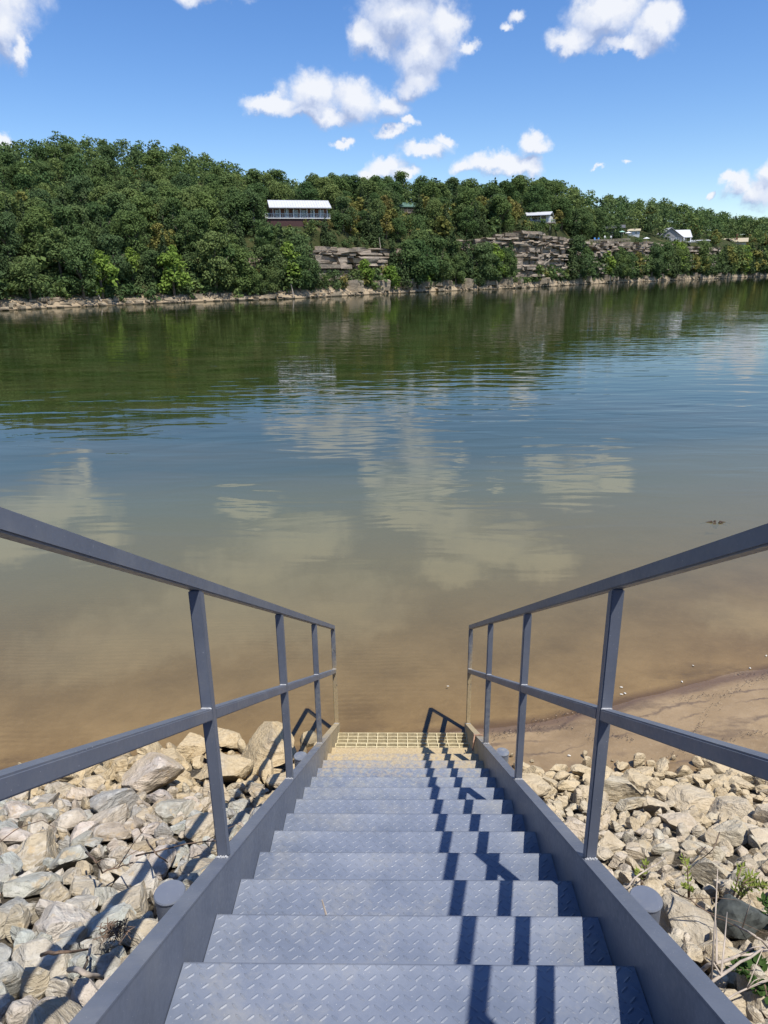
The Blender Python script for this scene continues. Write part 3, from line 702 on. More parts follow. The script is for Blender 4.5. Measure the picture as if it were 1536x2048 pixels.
def make_houses():
    # 1. long white-roofed porch house on dark brick
    r = shore_r(px_az(600)) + 25
    h = house_root('porch_house', 602, 454, r, 'long white roofed house with a white columned porch above a dark red brick basement', face=0.10)
    s = (r / 1408.0) * 0.96            # metres per photo pixel there
    Lh = 110 * s / 2
    MB().box2((-Lh, 1.6, -2.5), (Lh, 9.0, 1.9)).build('basement_wall', M_BRICK, h)
    MB().box2((-Lh - 1.1, -0.1, 0.0 - 2.5), (Lh + .2, 1.58, 1.75)).build('porch_foundation', M_BRICK, h)
    MB().box2((-Lh - 1.4, -0.3, 1.77), (Lh + .3, 1.6, 1.92)).build('porch_floor', M_WHITE, h)
    MB().box2((-Lh, 1.62, 1.93), (Lh, 8.9, 4.1)).build('wall', M_BRICK2, h)
    for i in range(9):
        x = -Lh + .4 + (2 * Lh - .8) * i / 8
        MB().box2((x - .08, -.13, 1.93), (x + .08, .05, 3.98)).build('porch_column', M_WHITE, h)
    railing(h, -Lh - 1.4, Lh + .2, -.05, 1.92, M_WHITE)
    for i in range(6):
        x = -Lh + 1.6 + (2 * Lh - 3.2) * i / 5
        if i in (1, 4): 
            d = MB().box2((x - .5, 1.54, 1.94), (x + .5, 1.61, 3.95)).build('door', M_WHITE, h)
            MB().box2((x - .3, 1.50, 2.5), (x + .3, 1.53, 3.7)).build('pane', M_GLASS, d)
        else: window(h, x, 1.60, 2.3, 1.25, 1.5)
    rf = gable_roof(MB(), -Lh, Lh, -.5, 8.9, 4.12, 1.75, over=.5).build('roof', M_ROOFW, h)
    sm = MB()
    for i in range(24):
        x = -Lh - .4 + (2 * Lh + .8) * i / 23
        k = 1.75 / 4.7
        sm.poly([(x - .025, -1.0, 4.12 - .5 * k + .185), (x + .025, -1.0, 4.12 - .5 * k + .185), (x + .025, 4.2, 4.12 + 1.75 + .185), (x - .025, 4.2, 4.12 + 1.75 + .185),
                 (x - .025, -1.0, 4.12 - .5 * k + .24), (x + .025, -1.0, 4.12 - .5 * k + .24), (x + .025, 4.2, 4.12 + 1.75 + .24), (x - .025, 4.2, 4.12 + 1.75 + .24)],
                [(0, 3, 2, 1), (4, 5, 6, 7), (0, 1, 5, 4), (1, 2, 6, 5), (2, 3, 7, 6), (3, 0, 4, 7)])
    tag(sm.build('roof_seams', M_ROOFW, rf), kind='stuff')
    # 2. cabin in the trees, green roof
    r = shore_r(px_az(812)) + 48
    h = house_root('hillside_cabin', 812, 426, r, 'small cabin with a dark green metal roof half hidden in trees below the middle skyline', 'cabin', 0.3)
    MB().box2((-3.0, 0, -4), (3.0, 5, 1.6)).build('wall', M_SIDING, h)
    MB().box2((-3.6, -1.8, -.2), (3.6, -.02, 0)).build('deck', M_WOODG, h)
    for x in (-3.4, 0, 3.4): MB().box2((x - .1, -1.7, -4), (x + .1, -1.5, 1.5)).build('deck_post', M_WOODG, h)
    railing(h, -3.6, 3.6, -1.7, 0, M_WOODG)
    for x in (-1.5, 1.5): window(h, x, 0, .4, 1.0, 1.0)
    gable_roof(MB(), -3.2, 3.2, -1.6, 5, 1.65, 1.3).build('roof', M_ROOFG, h)
    # 3. white-roofed house on cliff top
    r = shore_r(px_az(1072)) + 24
    h = house_root('clifftop_house', 1072, 446, r, 'low white house with a bright white metal roof above the wooden cliff stair', face=-0.15)
    s = r / 1408.0
    MB().box2((-26 * s, 2.4, -3), (24 * s, 9, 2.3)).build('wall', M_CREAM, h)
    MB().box2((-28 * s, -.6, -.25), (34 * s, 2.38, 0)).build('deck', M_WOODG, h)
    for x in (-26 * s, -9 * s, 8 * s, 23 * s): MB().box2((x - .14, -.4, 0), (x + .14, -.12, 2.2)).build('porch_column', M_WHITE, h)
    MB().box2((17 * s, .6, 0.01), (24 * s, 2.3, 2.2)).build('porch_room', M_WHITE, h)
    railing(h, -28 * s, 34 * s, -.45, 0, M_WHITE)
    for x in (-18 * s, -4 * s, 6 * s): window(h, x, 2.38, .6, 1.5, 1.3)
    gable_roof(MB(), -26 * s, 23 * s, -.6, 9, 2.45, 1.2, over=.5).build('roof', M_ROOFW, h)
    # 4. dark roofed patio house between the trees
    r = shore_r(px_az(1225)) + 46
    h = house_root('patio_house', 1215, 468, r, 'dark roofed patio house under the trees behind the long cliff edge railing', face=0.0)
    s = r / 1408.0
    MB().box2((-22 * s, 0, -3), (26 * s, 8, 2.3)).build('wall', M_SIDING, h)
    for x in (-14 * s, -2 * s, 10 * s, 20 * s): window(h, x, 0, .5, 2.0, 1.3)
    gable_roof(MB(), -24 * s, 28 * s, -2.5, 8, 2.35, 1.5).build('roof', M_ROOFD, h)
    for x in (-23 * s, -8 * s, 8 * s, 27 * s): MB().box2((x - .15, -2.4, -1), (x + .15, -2.15, 1.6)).build('porch_post', M_WOODG, h)
    # 5. small white cottage with two windows
    r2 = shore_r(px_az(1265)) + 42
    h = house_root('small_cottage', 1267, 470, r2, 'small white cottage with two dark windows beside the parasols right of the patio house', 'cottage', 0.0)
    s = r2 / 1408.0
    MB().box2((-10 * s, 0, -2), (10 * s, 5, 1.9)).build('wall', M_WHITE, h)
    for x in (-5 * s, 4 * s): window(h, x, 0, .3, 1.3, 1.2)
    gable_roof(MB(), -10 * s, 10 * s, 0, 5, 1.93, .9).build('roof', M_ROOFT, h)
    # 6. big gabled white house
    r = shore_r(px_az(1350)) + 30
    h = house_root('gabled_house', 1342, 484, r, 'large gabled house with white metal roofs and a grey gable wall over a columned porch', face=0.28)
    s = r / 1408.0 * .93
    MB().box2((-25 * s, 0, -3), (20 * s, 12, 2.6)).build('wall', M_SIDING, h)
    prof = [(-24.8 * s, 2.61), (19.8 * s, 2.61), (-2.5 * s, 2.45 + 15.5 * s)]
    g = MB(); g.poly([(x, -.1, z) for x, z in prof] + [(x, .12, z) for x, z in prof], [(0, 1, 2), (5, 4, 3), (0, 3, 4, 1), (1, 4, 5, 2), (2, 5, 3, 0)])
    g.build('gable_wall', M_SIDING, h)
    gable_roof(MB(), -25 * s, 20 * s, 0, 12, 2.6, 16 * s, over=.8, ridge_x=False).build('roof', M_ROOFW, h)
    gable_roof(MB(), 6 * s, 37 * s, 1.0, 11, 2.6, 12.5 * s, over=.5).build('side_roof', M_ROOFW, h)
    MB().box2((20.2 * s, 4.0, -2), (32 * s, 10, 2.5)).build('side_wall', M_CREAM, h)
    for x in (24 * s, 36 * s): MB().box2((x - .2, .6, -1.5), (x + .2, 1.0, 2.5)).build('porch_column', M_WHITE, h)
    MB().box2((4 * s, -2.5, -.3), (42 * s, .55, 0)).build('deck', M_WHITE, h)
    for x in (-14 * s, -4 * s, 9 * s): window(h, x, -.02, .7, 2.2, 1.5)
    gable_roof(MB(), -49 * s, -27 * s, -.5, 6, .9, 1.4).build('wing_roof', M_ROOFW, h)
    MB().box2((-48 * s, -.2, -2), (-27 * s, 5.5, .85)).build('wing_wall', M_CREAM, h)
    # 7. long low shed with flat white roof
    r = shore_r(px_az(1398)) + 32
    h = house_root('white_shed', 1397, 489, r, 'low shed with a long flat white roof right of the gabled house', 'shed', 0.1)
    s = r / 1408.0
    MB().box2((-15 * s, 0, -2), (17 * s, 5, 1.9)).build('wall', M_CREAM, h)
    MB().prism([(-.8, 1.93), (5.6, 2.5), (5.6, 2.75), (-.8, 2.18)], -18 * s, 18.5 * s).build('roof', M_ROOFW, h)
    for x in (8 * s,): MB().box2((x - 1.2, -.06, -.5), (x + 1.2, -.01, 1.6)).build('door', M_ROOFD, h)
    window(h, -6 * s, 0, .2, 2.2, 1.1)
    # 8. tan roofed house with chimney
    r = shore_r(px_az(1465)) + 55
    h = house_root('chimney_house', 1466, 487, r, 'tan roofed house with a tall brick chimney, farthest right among the trees', face=0.0)
    s = r / 1408.0
    MB().box2((-18 * s, 0, -4), (20 * s, 9, 1.0)).build('wall', M_CREAM, h)
    rf = gable_roof(MB(), -20 * s, 22 * s, -1, 9, 1.0, 6 * s).build('roof', M_ROOFT, h)
    gable_roof(MB(), -15 * s, -2 * s, -3, 4, 1.05, 5.4 * s, ridge_x=False, over=.3).build('dormer_roof', M_ROOFT, h)
    MB().box2((3.5 * s, 1.5, .8), (6.5 * s, 2.9, 14 * s + .6)).build('chimney', M_BRICK2, rf)
    for x in (-9 * s, 12 * s): window(h, x, 0, -1.2, 2.0, 1.4)
make_houses()

def parasol(px, py, rng, mat, label):
    o = empty('patio_parasol', at_range(px, py, rng)); tag(o, label, 'parasol', 'parasols on the patio terrace')
    MB().tube([(0, 0, -.2), (0, 0, 2.4)], .06, 6).build('pole', M_WHITE, o)
    c = MB(); n = 8
    pts = [(0, 0, 2.75)] + [(1.7 * math.cos(2 * math.pi * i / n), 1.7 * math.sin(2 * math.pi * i / n), 2.1) for i in range(n)] + [(0, 0, 2.62)] + [(1.6 * math.cos(2 * math.pi * i / n), 1.6 * math.sin(2 * math.pi * i / n), 2.02) for i in range(n)]
    c.poly(pts, [(0, 1 + i, 1 + (i + 1) % n) for i in range(n)] + [(n + 1, n + 2 + (i + 1) % n, n + 2 + i) for i in range(n)] + [(1 + i, n + 2 + i, n + 2 + (i + 1) % n, 1 + (i + 1) % n) for i in range(n)])
    c.build('canopy', mat, o)
rp = shore_r(px_az(1240)) + 27
parasol(1243, 474, rp, M_CANG, 'pale green parasol open on the clifftop terrace')
parasol(1256, 476, rp + 1, M_WHITE, 'white parasol open beside the pale green parasol')
parasol(1292, 487, rp + 1, M_WHITE, 'low white parasol at the left end of the gabled house')
def chair(px, py, rng, mat, label, rz=0.0):
    o = empty('lawn_chair', at_range(px, py, rng), rz); tag(o, label, 'chair', 'lawn chairs along the cliff railing')
    MB().box2((-.35, -.35, .38), (.35, .35, .46)).build('seat', mat, o)
    MB().box2((-.35, .3, .46), (.35, .38, 1.15)).build('backrest', mat, o)
    for sx in (-.3, .3):
        for sy in (-.3, .3): MB().box2((sx - .04, sy - .04, -.1), (sx + .04, sy + .04, .38)).build('leg', mat, o)
        MB().box2((sx - .05 + .08 * np.sign(sx), -.35, .62), (sx + .05 + .08 * np.sign(sx), .34, .68)).build('armrest', mat, o)
chair(1190, 481, shore_r(px_az(1190)) + 14.5, M_BLUE, 'left one of two blue chairs behind the cliff edge railing', .3)
chair(1197, 481, shore_r(px_az(1197)) + 14.5, M_BLUE, 'right one of two blue chairs behind the cliff edge railing', -.3)
chair(1210, 477, shore_r(px_az(1210)) + 22, M_WHITE, 'white chair on the terrace left of the parasols', .1)
chair(1222, 477, shore_r(px_az(1222)) + 22, M_WHITE, 'white chair on the terrace nearest to the pale green parasol', -.2)

def fence_line(name, p_list, h, mat, label, step, cat='fence'):
    """p_list: world points of the fence foot"""
    o = empty(name, p_list[0]); tag(o, label, cat)
    P0 = Vector(p_list[0]); rail = MB()
    for a, c in zip(p_list[:-1], p_list[1:]):
        a, c = Vector(a) - P0, Vector(c) - P0
        for hh in (h, h * .55): rail.tube([a + Vector((0, 0, hh)), c + Vector((0, 0, hh))], .06, 4)
        n = max(1, int((c - a).length / step))
        for i in range(n + 1):
            q = a + (c - a) * i / n
            if i == n and c is not None and not np.allclose(np.array(c + P0), np.array(p_list[-1])): continue
            MB().tube([q + Vector((0, 0, -.8)), q + Vector((0, 0, h))], .075, 4).build('post', mat, o)
    rail.build('rail', mat, o)
def rp_(x, y, t): return tuple(at_range(x, y, shore_r(px_az(x)) + t))
fence_line('deck_railing', [rp_(1178, 485, 12.5), rp_(1220, 484, 12.5), rp_(1260, 482, 12.5)], 1.05, M_WOODG, 'long grey wooden railing on the cliff edge left of the gabled house', 1.9)
fence_line('ledge_fence', [rp_(1092, 489, 11), rp_(1108, 489, 11), rp_(1124, 488, 11)], 1.15, M_WOODG, 'short weathered fence on the ledge at the top of the wooden stair', 1.0)
fence_line('landing_railing', [rp_(1064, 490, 11), rp_(1078, 490, 11)], 1.3, M_WOODG, 'short pale railing in the notch left of the ledge fence', 0.8)
def cliff_stair():
    a = Vector(rp_(1112, 506, 9.0)); c = Vector(rp_(1080, 534, 5.5)); o = empty('cliff_stair', c)
    tag(o, 'weathered wooden stair climbing the cliff face below the ledge fence', 'stair')
    d = a - c; side = Vector((d.y, -d.x, 0)).normalized() * .55
    for sgn in (-1, 1):
        MB().tube([side * sgn, d + side * sgn], .13, 4).build('stringer', M_WOODG, o)
        MB().tube([side * sgn + Vector((0, 0, 1)), d + side * sgn + Vector((0, 0, 1))], .06, 4).build('handrail', M_WOODG, o)
    n = 18
    for i in range(n + 1):
        q = d * i / n
        MB().tube([q - side, q + side], .09, 4).build('step', M_WOODG, o)
        if i % 4 == 0:
            for sgn in (-1, 1): MB().tube([q + side * sgn + Vector((0, 0, -.8)), q + side * sgn + Vector((0, 0, 1))], .06, 4).build('post', M_WOODG, o)
cliff_stair()

# ---------------------------------------------------------------- trees
def leaf_cloud(lobes, n, size, seed, updown=0.55, droop=0.0):
    """n small leaf sprays over ellipsoid lobes -> (n,4,3)"""
    rs = np.random.RandomState(seed)
    L = np.array(lobes); area = L[:, 3] * L[:, 4]; pick = rs.choice(len(L), n, p=area / area.sum())
    d = rs.normal(size=(n, 3)); d /= np.linalg.norm(d, axis=1)[:, None]
    d[:, 2] = np.where((d[:, 2] < -0.25) & (rs.rand(n) < 0.6), -d[:, 2], d[:, 2])
    rad = 1.0 - 0.45 * rs.rand(n) ** 1.8
    c = L[pick, :3]; s = np.stack([L[pick, 3], L[pick, 3], L[pick, 4]], 1)
    p = c + d * s * rad[:, None]
    nrm = d * 0.75 + rs.normal(size=(n, 3)) * 0.55 + np.array([0, 0, 0.35]); nrm /= np.linalg.norm(nrm, axis=1)[:, None]
    t = np.cross(nrm, rs.normal(size=(n, 3))); t /= np.linalg.norm(t, axis=1)[:, None]; u = np.cross(nrm, t)
    a = size * rs.uniform(0.55, 1.25, n)[:, None]; bb = a * rs.uniform(0.5, 0.9, n)[:, None]
    k = rs.uniform(0.2, 0.5, (n, 1))
    V = np.stack([p - t * a, p - u * bb * (1 - k) + t * a * .1, p + t * a, p + u * bb + nrm * a * .15], 1)
    return V
def crown_lobes(kind, h, w, seed):
    rs = random.Random(seed); L = []
    if kind == 'cedar':
        n = 9
        for i in range(n):
            f = i / (n - 1); z = h * (0.10 + 0.84 * f); rr = w * .5 * (1 - f) ** .75 + .18
            for k in range(2 if f < .6 else 1):
                th = rs.uniform(0, 6.28); L.append((math.cos(th) * rr * .3, math.sin(th) * rr * .3, z, rr * rs.uniform(.7, 1.0), h * .11))
    elif kind == 'shrub':
        for i in range(9):
            th = rs.uniform(0, 6.28); q = rs.uniform(0, .6) * w * .5
            L.append((math.cos(th) * q, math.sin(th) * q, h * rs.uniform(.15, .72), w * rs.uniform(.2, .34), h * rs.uniform(.16, .28)))
    else:
        n = 22
        for i in range(n):
            f = rs.random() ** .9; z = h * (.15 + .72 * f); env = w * .5 * math.sin(math.pi * min(1, .22 + .72 * f)) ** .7
            th = i * 2.4 + rs.uniform(-.4, .4); q = env * rs.uniform(.35, .82)
            s = w * rs.uniform(.12, .25)
            L.append((math.cos(th) * q, math.sin(th) * q, z, s, s * rs.uniform(.7, .95)))
        L.append((0, 0, h * .62, w * .22, h * .24)); L.append((0, 0, h * .88, w * .17, h * .11))
    return L
def trunk_mb(h, w, seed, kind):
    rs = random.Random(seed); mb = MB(); r = .018 * h + .05
    mb.tube([(0, 0, -1.2), (rs.uniform(-.1, .1), rs.uniform(-.1, .1), h * .35), (rs.uniform(-.25, .25), rs.uniform(-.25, .25), h * .8)], [r * 1.3, r, r * .35], 6)
    if kind != 'cedar':
        for i in range(4):
            th = rs.uniform(0, 6.28); z0 = h * rs.uniform(.28, .5); q = w * rs.uniform(.22, .38)
            mb.tube([(0, 0, z0), (math.cos(th) * q * .5, math.sin(th) * q * .5, z0 + h * .14), (math.cos(th) * q, math.sin(th) * q, z0 + h * .27)], [r * .55, r * .35, r * .12], 5)
    return mb
KINDS = {}
for kind, name, mat, h, w, nleaf, size, nv in (('broad', 'broadleaf_tree', M_LEAF, 9.5, 7.6, 5000, .235, 6), ('cedar', 'cedar_tree', M_CEDAR, 9.0, 4.0, 1700, .26, 3),
                                      ('yellow', 'yellowing_tree', M_YELLOW, 6.5, 4.6, 1200, .28, 2), ('bright', 'bright_green_tree', M_BRIGHT, 7.0, 5.2, 1400, .30, 3), ('shrub', 'shore_shrub', M_LEAF, 3.4, 4.2, 1000, .24, 3)):
    vs = []
    for k in range(nv):
        sd = hash((len(kind), k, ord(kind[0]))) % 9999
        lob = crown_lobes('cedar' if kind == 'cedar' else ('shrub' if kind == 'shrub' else 'broad'), h, w, sd)
        cm = quads_mesh(name + '_crown', leaf_cloud(lob, nleaf, size, sd)); cm.materials.append(mat)
        t = trunk_mb(h, w, sd, kind); tm = pydata(name + '_trunk', t.v, t.f, True); tm.materials.append(M_BARK)
        low = leaf_cloud(lob, 260 if kind != 'shrub' else 110, size * 2.0, sd + 1)
        vs.append((cm, tm, low))
    KINDS[kind] = (name, vs, h, w)

KEEP_CLEAR = [ # photo boxes (x0,y0,x1,y1) in which a nearer thing stays in sight, its distance offset from the shore
 (536, 402, 612, 449, 27), (612, 402, 664, 437, 27), (1042, 424, 1110, 443, 24), (1180, 462, 1262, 486, 14), (1245, 458, 1282, 476, 40), (1287, 453, 1374, 484, 30), (1376, 478, 1418, 493, 30), (1442, 476, 1490, 492, 54),
 (1090, 486, 1142, 536, 12), (1032, 520, 1064, 556, 8), (640, 502, 742, 540, 12), (742, 500, 770, 530, 12), (496, 512, 528, 536, 11), (1180, 490, 1200, 504, 11), (1225, 492, 1282, 504, 11), (932, 505, 948, 530, 11),
 (1062, 462, 1080, 490, 11), (1380, 495, 1420, 508, 11), (800, 408, 825, 428, 48), (492, 462, 504, 492, 20)]
def blocked(p, h, w, t):
    x, y, z = to_px((p[0], p[1], p[2])); xt, yt, zt = to_px((p[0], p[1], p[2] + h)); hw = w * .42 * F_PX / z
    for x0, y0, x1, y1, tt in KEEP_CLEAR:
        if t < tt + .5 and x + hw > x0 and x - hw < x1 and yt < y1 - 3 and y > y0: return True
    for (x0, y0, x1, y1, tt) in KEEP_CLEAR[:9]:      # no tree standing inside a house
        if tt - 2 < t < tt + 12 and x0 - 4 < x < x1 + 4: return True
    return False
cand = []
rs = random.Random(21)
def try_tree(a, t, kind, sc, dens_rad, grid):
    x, y, z = far_point(a, t); cell = (int(x // 6), int(y // 6))
    name, vs, h, w = KINDS[kind]
    px0 = to_px((x, y, z))[0]; big = float(np.interp(px0, [0, 500, 800, 1200, 1536], [1.0, 1.08, 1.18, 1.55, 2.0])); dens_rad *= big ** (.8 if t > 10 else .4)
    sc *= big * (float(np.interp(px0, [0, 1100, 1200], [1.12, 1.12, 1.45])) if t < 10 and kind != 'shrub' else 1.0); k_ = 0
    while blocked((x, y, z), h * sc * .97, w * sc, t):
        sc *= .84; k_ += 1
        if k_ > 5 or sc * h < 1.6: return False
    dens_rad *= max(.45, .84 ** k_)
    for i in (-2, -1, 0, 1, 2):
        for j in (-2, -1, 0, 1, 2):
            for (qx, qy, qr) in grid.get((cell[0] + i, cell[1] + j), ()):
                if (qx - x) ** 2 + (qy - y) ** 2 < (dens_rad * .5 + qr * .5) ** 2: return False
    grid.setdefault(cell, []).append((x, y, dens_rad)); cand.append((x, y, z, a, t, kind, sc)); return True
grid = {}
A0, A1 = math.radians(-41), math.radians(35)
for _ in range(9000):                                  # waterline fringe
    a = rs.uniform(A0, A1); t = rs.uniform(2.2, 8.0); q = rs.random()
    pxx = to_px(far_point(a, t))[0] if abs(a) < .8 else 0
    kind = 'bright' if q < (.24 if vnoise(a * 30, 1, 0, 1) > 0 else .06) else 'shrub' if q < .45 else 'cedar' if q < .66 else 'broad'
    sc = rs.uniform(.5, 1.0)
    if a < px_az(470): sc *= 1.05
    if 600 < pxx < 760 and kind != 'shrub': sc *= .62
    try_tree(a, t, kind, sc, 2.5 if kind != 'shrub' else 1.8, grid)
for _ in range(900):                                   # bushes hanging over the shore rubble
    try_tree(rs.uniform(A0, A1), rs.uniform(1.2, 3.2), 'shrub', rs.uniform(.35, .7), 2.6, grid)
for _ in range(1500):                                  # growing from the ledges
    a = rs.uniform(px_az(480), A1); tb, zb, wc = far_profile(a)[:3]
    try_tree(a, rs.uniform(tb - 1.2, tb + wc + .5), rs.choice(('shrub', 'shrub', 'cedar', 'yellow')), rs.uniform(.3, .6), 2.8, grid)
for _ in range(2600):                                  # on and above the ledges
    a = rs.uniform(A0, A1); tb, zb, wc, zt, t2, z2, tr, z3 = far_profile(a); t = rs.uniform(tb + wc + .3, t2 + 6); q = rs.random()
    pxx = to_px(far_point(a, t))[0] if abs(a) < .8 else 0
    yel = .42 if 690 < pxx < 1060 else .10 if pxx > 480 else .03
    kind = 'yellow' if q < yel else 'cedar' if q < yel + .22 else 'shrub' if q < yel + .30 else 'broad'
    sc = rs.uniform(.55, .95)
    if a < px_az(470): sc = rs.uniform(.7, 1.0)
    try_tree(a, t, kind, sc, 3.3 if a < px_az(470) else 2.7, grid)
for _ in range(14000):                                 # the wooded hill
    a = rs.uniform(A0, A1); tb, zb, wc, zt, t2, z2, tr, z3 = far_profile(a)
    t = t2 + 4 + (tr + 14 - t2) * rs.random(); q = rs.random()
    pxx = to_px(far_point(a, t))[0] if abs(a) < .8 else 0
    if rs.random() > .75 and t > tr: continue
    kind = 'cedar' if q < (.10 if pxx < 560 else .2) else 'yellow' if q < (.11 if pxx < 560 else .23) else 'broad'
    sc = rs.uniform(.62, 1.0) * (0.92 if pxx < 500 else 1.0)
    if t > tr - 25 and 520 < pxx < 1060 and kind == 'broad': sc *= rs.uniform(.75, 1.1)
    try_tree(a, t, kind, sc, 4.6 if pxx < 1150 else 5.6, grid)
print('TREES', len(cand))
for px_, t_, ytop, kind in [(q, 12.3 + (q % 3) * .8, 445 + (q % 4), 'broad' if q % 2 else 'shrub') for q in (1052, 1061, 1070, 1079, 1088, 1097, 1106)] + [(q, 13 + (q % 4), 438 + (q % 5), 'yellow' if q % 2 else 'broad') for q in (615, 624, 633, 643, 652, 661)] + [(q, 13 + (q % 3) * 2, 452 + (q % 5), 'shrub' if q % 2 else 'broad') for q in (531, 543, 556, 569, 583, 597)]:
    a_ = px_az(px_); x, y, z = far_point(a_, t_); hp = to_px((x, y, z))[1] - ytop
    if hp > 4: cand.append((x, y, z, a_, t_, kind, hp * math.hypot(x, y) / F_PX * .9 / KINDS[kind][2]))
for px_, t_, kind, hpx in ((1150, 4, 'broad', 84), (1138, 5, 'cedar', 78), (1166, 5, 'broad', 62), (990, 4, 'bright', 66), (962, 4, 'broad', 80), (872, 4, 'broad', 92), (826, 5, 'broad', 80), (786, 5, 'cedar', 84), (848, 5, 'bright', 62),
        (602, 5, 'broad', 104), (566, 5, 'cedar', 116), (578, 4, 'bright', 92), (624, 5, 'cedar', 88), (470, 4, 'broad', 96), (540, 4, 'broad', 88), (1236, 5, 'broad', 58), (1212, 5, 'bright', 50), (1322, 5, 'broad', 62), (1350, 6, 'cedar', 60), (1302, 5, 'broad', 54), (1062, 15, 'shrub', 20), (1080, 15, 'shrub', 17), (1096, 15, 'shrub', 19),
        (1400, 5, 'broad', 62), (1452, 6, 'yellow', 48), (1020, 5, 'cedar', 74), (906, 6, 'cedar', 96), (932, 5, 'cedar', 88), (1008, 5, 'broad', 62), (1100, 5, 'shrub', 30), (1070, 5, 'shrub', 34), (730, 4, 'bright', 56), (748, 5, 'shrub', 36), (1270, 5, 'bright', 44)):
    a_ = px_az(px_); x, y, z = far_point(a_, t_); cand.append((x, y, z, a_, t_, kind, hpx * math.hypot(x, y) / F_PX * .9 / KINDS[kind][2]))
def proj_size(c): 
    d = math.hypot(c[0], c[1]); return KINDS[c[5]][2] * c[6] / d * (1.0 if c[4] < 40 else .8)
def in_view(c):
    x, y, z = to_px((c[0], c[1], c[2] + 4)); return z > 5 and -20 < x < 1556
vis = [c for c in cand if in_view(c)]; outv = [c for c in cand if not in_view(c)]
vis.sort(key=proj_size, reverse=True)
NAMES = {'broad': ('green broadleaf tree', 'tree'), 'cedar': ('dark pointed cedar', 'tree'), 'yellow': ('yellowing tree', 'tree'), 'bright': ('light green tree', 'tree'), 'shrub': ('low green bush', 'bush')}
def zone(c):
    x, y, z = to_px(c[:3]); t = c[4]
    lm = [(60, 'at the left picture edge'), (150, 'left of the hill top'), (300, 'below the hill top'), (430, 'right of the hill top'), (545, 'left of the porch house'), (605, 'under the left half of the porch house'), (665, 'under the right half of the porch house'),
          (760, 'right of the porch house'), (860, 'by the hidden cabin'), (950, 'right of the hidden cabin'), (1040, 'left of the clifftop house'), (1120, 'by the cliff stair'),
          (1180, 'left of the deck railing'), (1285, 'by the patio house'), (1375, 'by the gabled house'), (1435, 'by the white shed'), (1600, 'by the chimney house')]
    s = next((w for xx, w in lm if x < xx), lm[-1][1])
    if t < 8.2: lev = 'at the waterline'
    elif t < 30: lev = 'on the ledges'
    elif t < 45: lev = 'on the lower slope'
    elif t < 75: lev = 'halfway up'
    else: lev = 'high up'
    return lev, s
ORDINAL = 'leftmost second third fourth fifth sixth seventh eighth ninth tenth eleventh twelfth thirteenth fourteenth fifteenth sixteenth'.split()
ORD = {}
indiv = vis[:292]
for c in indiv: ORD.setdefault((c[5], zone(c)), []).append(c)
def place_tree(c):
    x, y, z, a, t, kind, sc = c
    name, vs, h, w = KINDS[kind]; cm, tm, low = vs[rs.randrange(len(vs))]
    e = empty(name, (x, y, z - .15), rs.uniform(0, 6.28)); sx = sc * rs.uniform(.9, 1.12); e.scale = (sx, sx, sc)
    lev, s = zone(c); col = NAMES[kind][0]
    grp = ORD[(kind, zone(c))]
    lab = f'{col} {lev} {s}'
    if len(grp) > 1:
        g2 = sorted(grp, key=lambda q: to_px(q[:3])[0]); i = g2.index(c); n = len(g2)
        lab = (f'leftmost {col} {lev} {s}' if i == 0 else f'rightmost {col} {lev} {s}' if i == n - 1 else f'{ORDINAL[i]} {col} from left {lev} {s}')
    tag(e, ' '.join(lab.split()[:16]), NAMES[kind][1], f'{NAMES[kind][0]}s {lev} {s}')
    for nm, me in (('crown', cm), ('trunk', tm)):
        q = bpy.data.objects.new(nm, me); COL.objects.link(q); q.parent = e
for c in indiv: place_tree(c)
def baked(cs, name, kinds, mat):
    Vs = []; T = []
    for (x, y, z, a, t, kind, sc) in cs:
        if kind not in kinds: continue
        low = KINDS[kind][1][rs.randrange(len(KINDS[kind][1]))][2]
        d = math.hypot(x, y); V = low
        th = rs.uniform(0, 6.28); c_, s_ = math.cos(th), math.sin(th); sx = sc * rs.uniform(.95, 1.2)
        W = V.copy(); W[..., 0] = (V[..., 0] * c_ - V[..., 1] * s_) * sx + x; W[..., 1] = (V[..., 0] * s_ + V[..., 1] * c_) * sx + y; W[..., 2] = V[..., 2] * sc + z
        Vs.append(W); T.append(np.full(W.shape[0] * 4, rs.random()))
    V = np.concatenate(Vs); me = quads_mesh(name, V); me.materials.append(mat)
    at = me.attributes.new('tone', 'FLOAT', 'POINT'); at.data.foreach_set('value', np.concatenate(T).astype(np.float32))
    print('BAKED', name, len(V)); return tag(obj(name, me), kind='stuff')
rest = vis[292:] + outv
baked(rest, 'distant_forest', ('broad', 'shrub'), M_LEAF)
baked(rest, 'distant_cedars', ('cedar',), M_CEDAR)
baked(rest, 'distant_yellowing_trees', ('yellow', 'bright'), M_YELLOW)
# low undergrowth that closes the gaps between the trunks
UV = []
rsu = np.random.RandomState(4)
for _ in range(5200):
    a = rs.uniform(A0, A1); t = rs.choice([rs.uniform(2.8, 10), rs.uniform(10, 34), rs.uniform(34, 120)])
    x, y, z = far_point(a, t)
    if blocked((x, y, z), 1.2, 2.0, t) and t < 30: continue
    V = KINDS['shrub'][1][rs.randrange(3)][2][:(60 if t < 34 else 34)] * rs.uniform(.3, .6)
    UV.append(V + np.array([x, y, z - .1]))
UV = np.concatenate(UV); me = quads_mesh('undergrowth', UV); me.materials.append(M_LEAF)
tag(obj('undergrowth', me), kind='stuff')
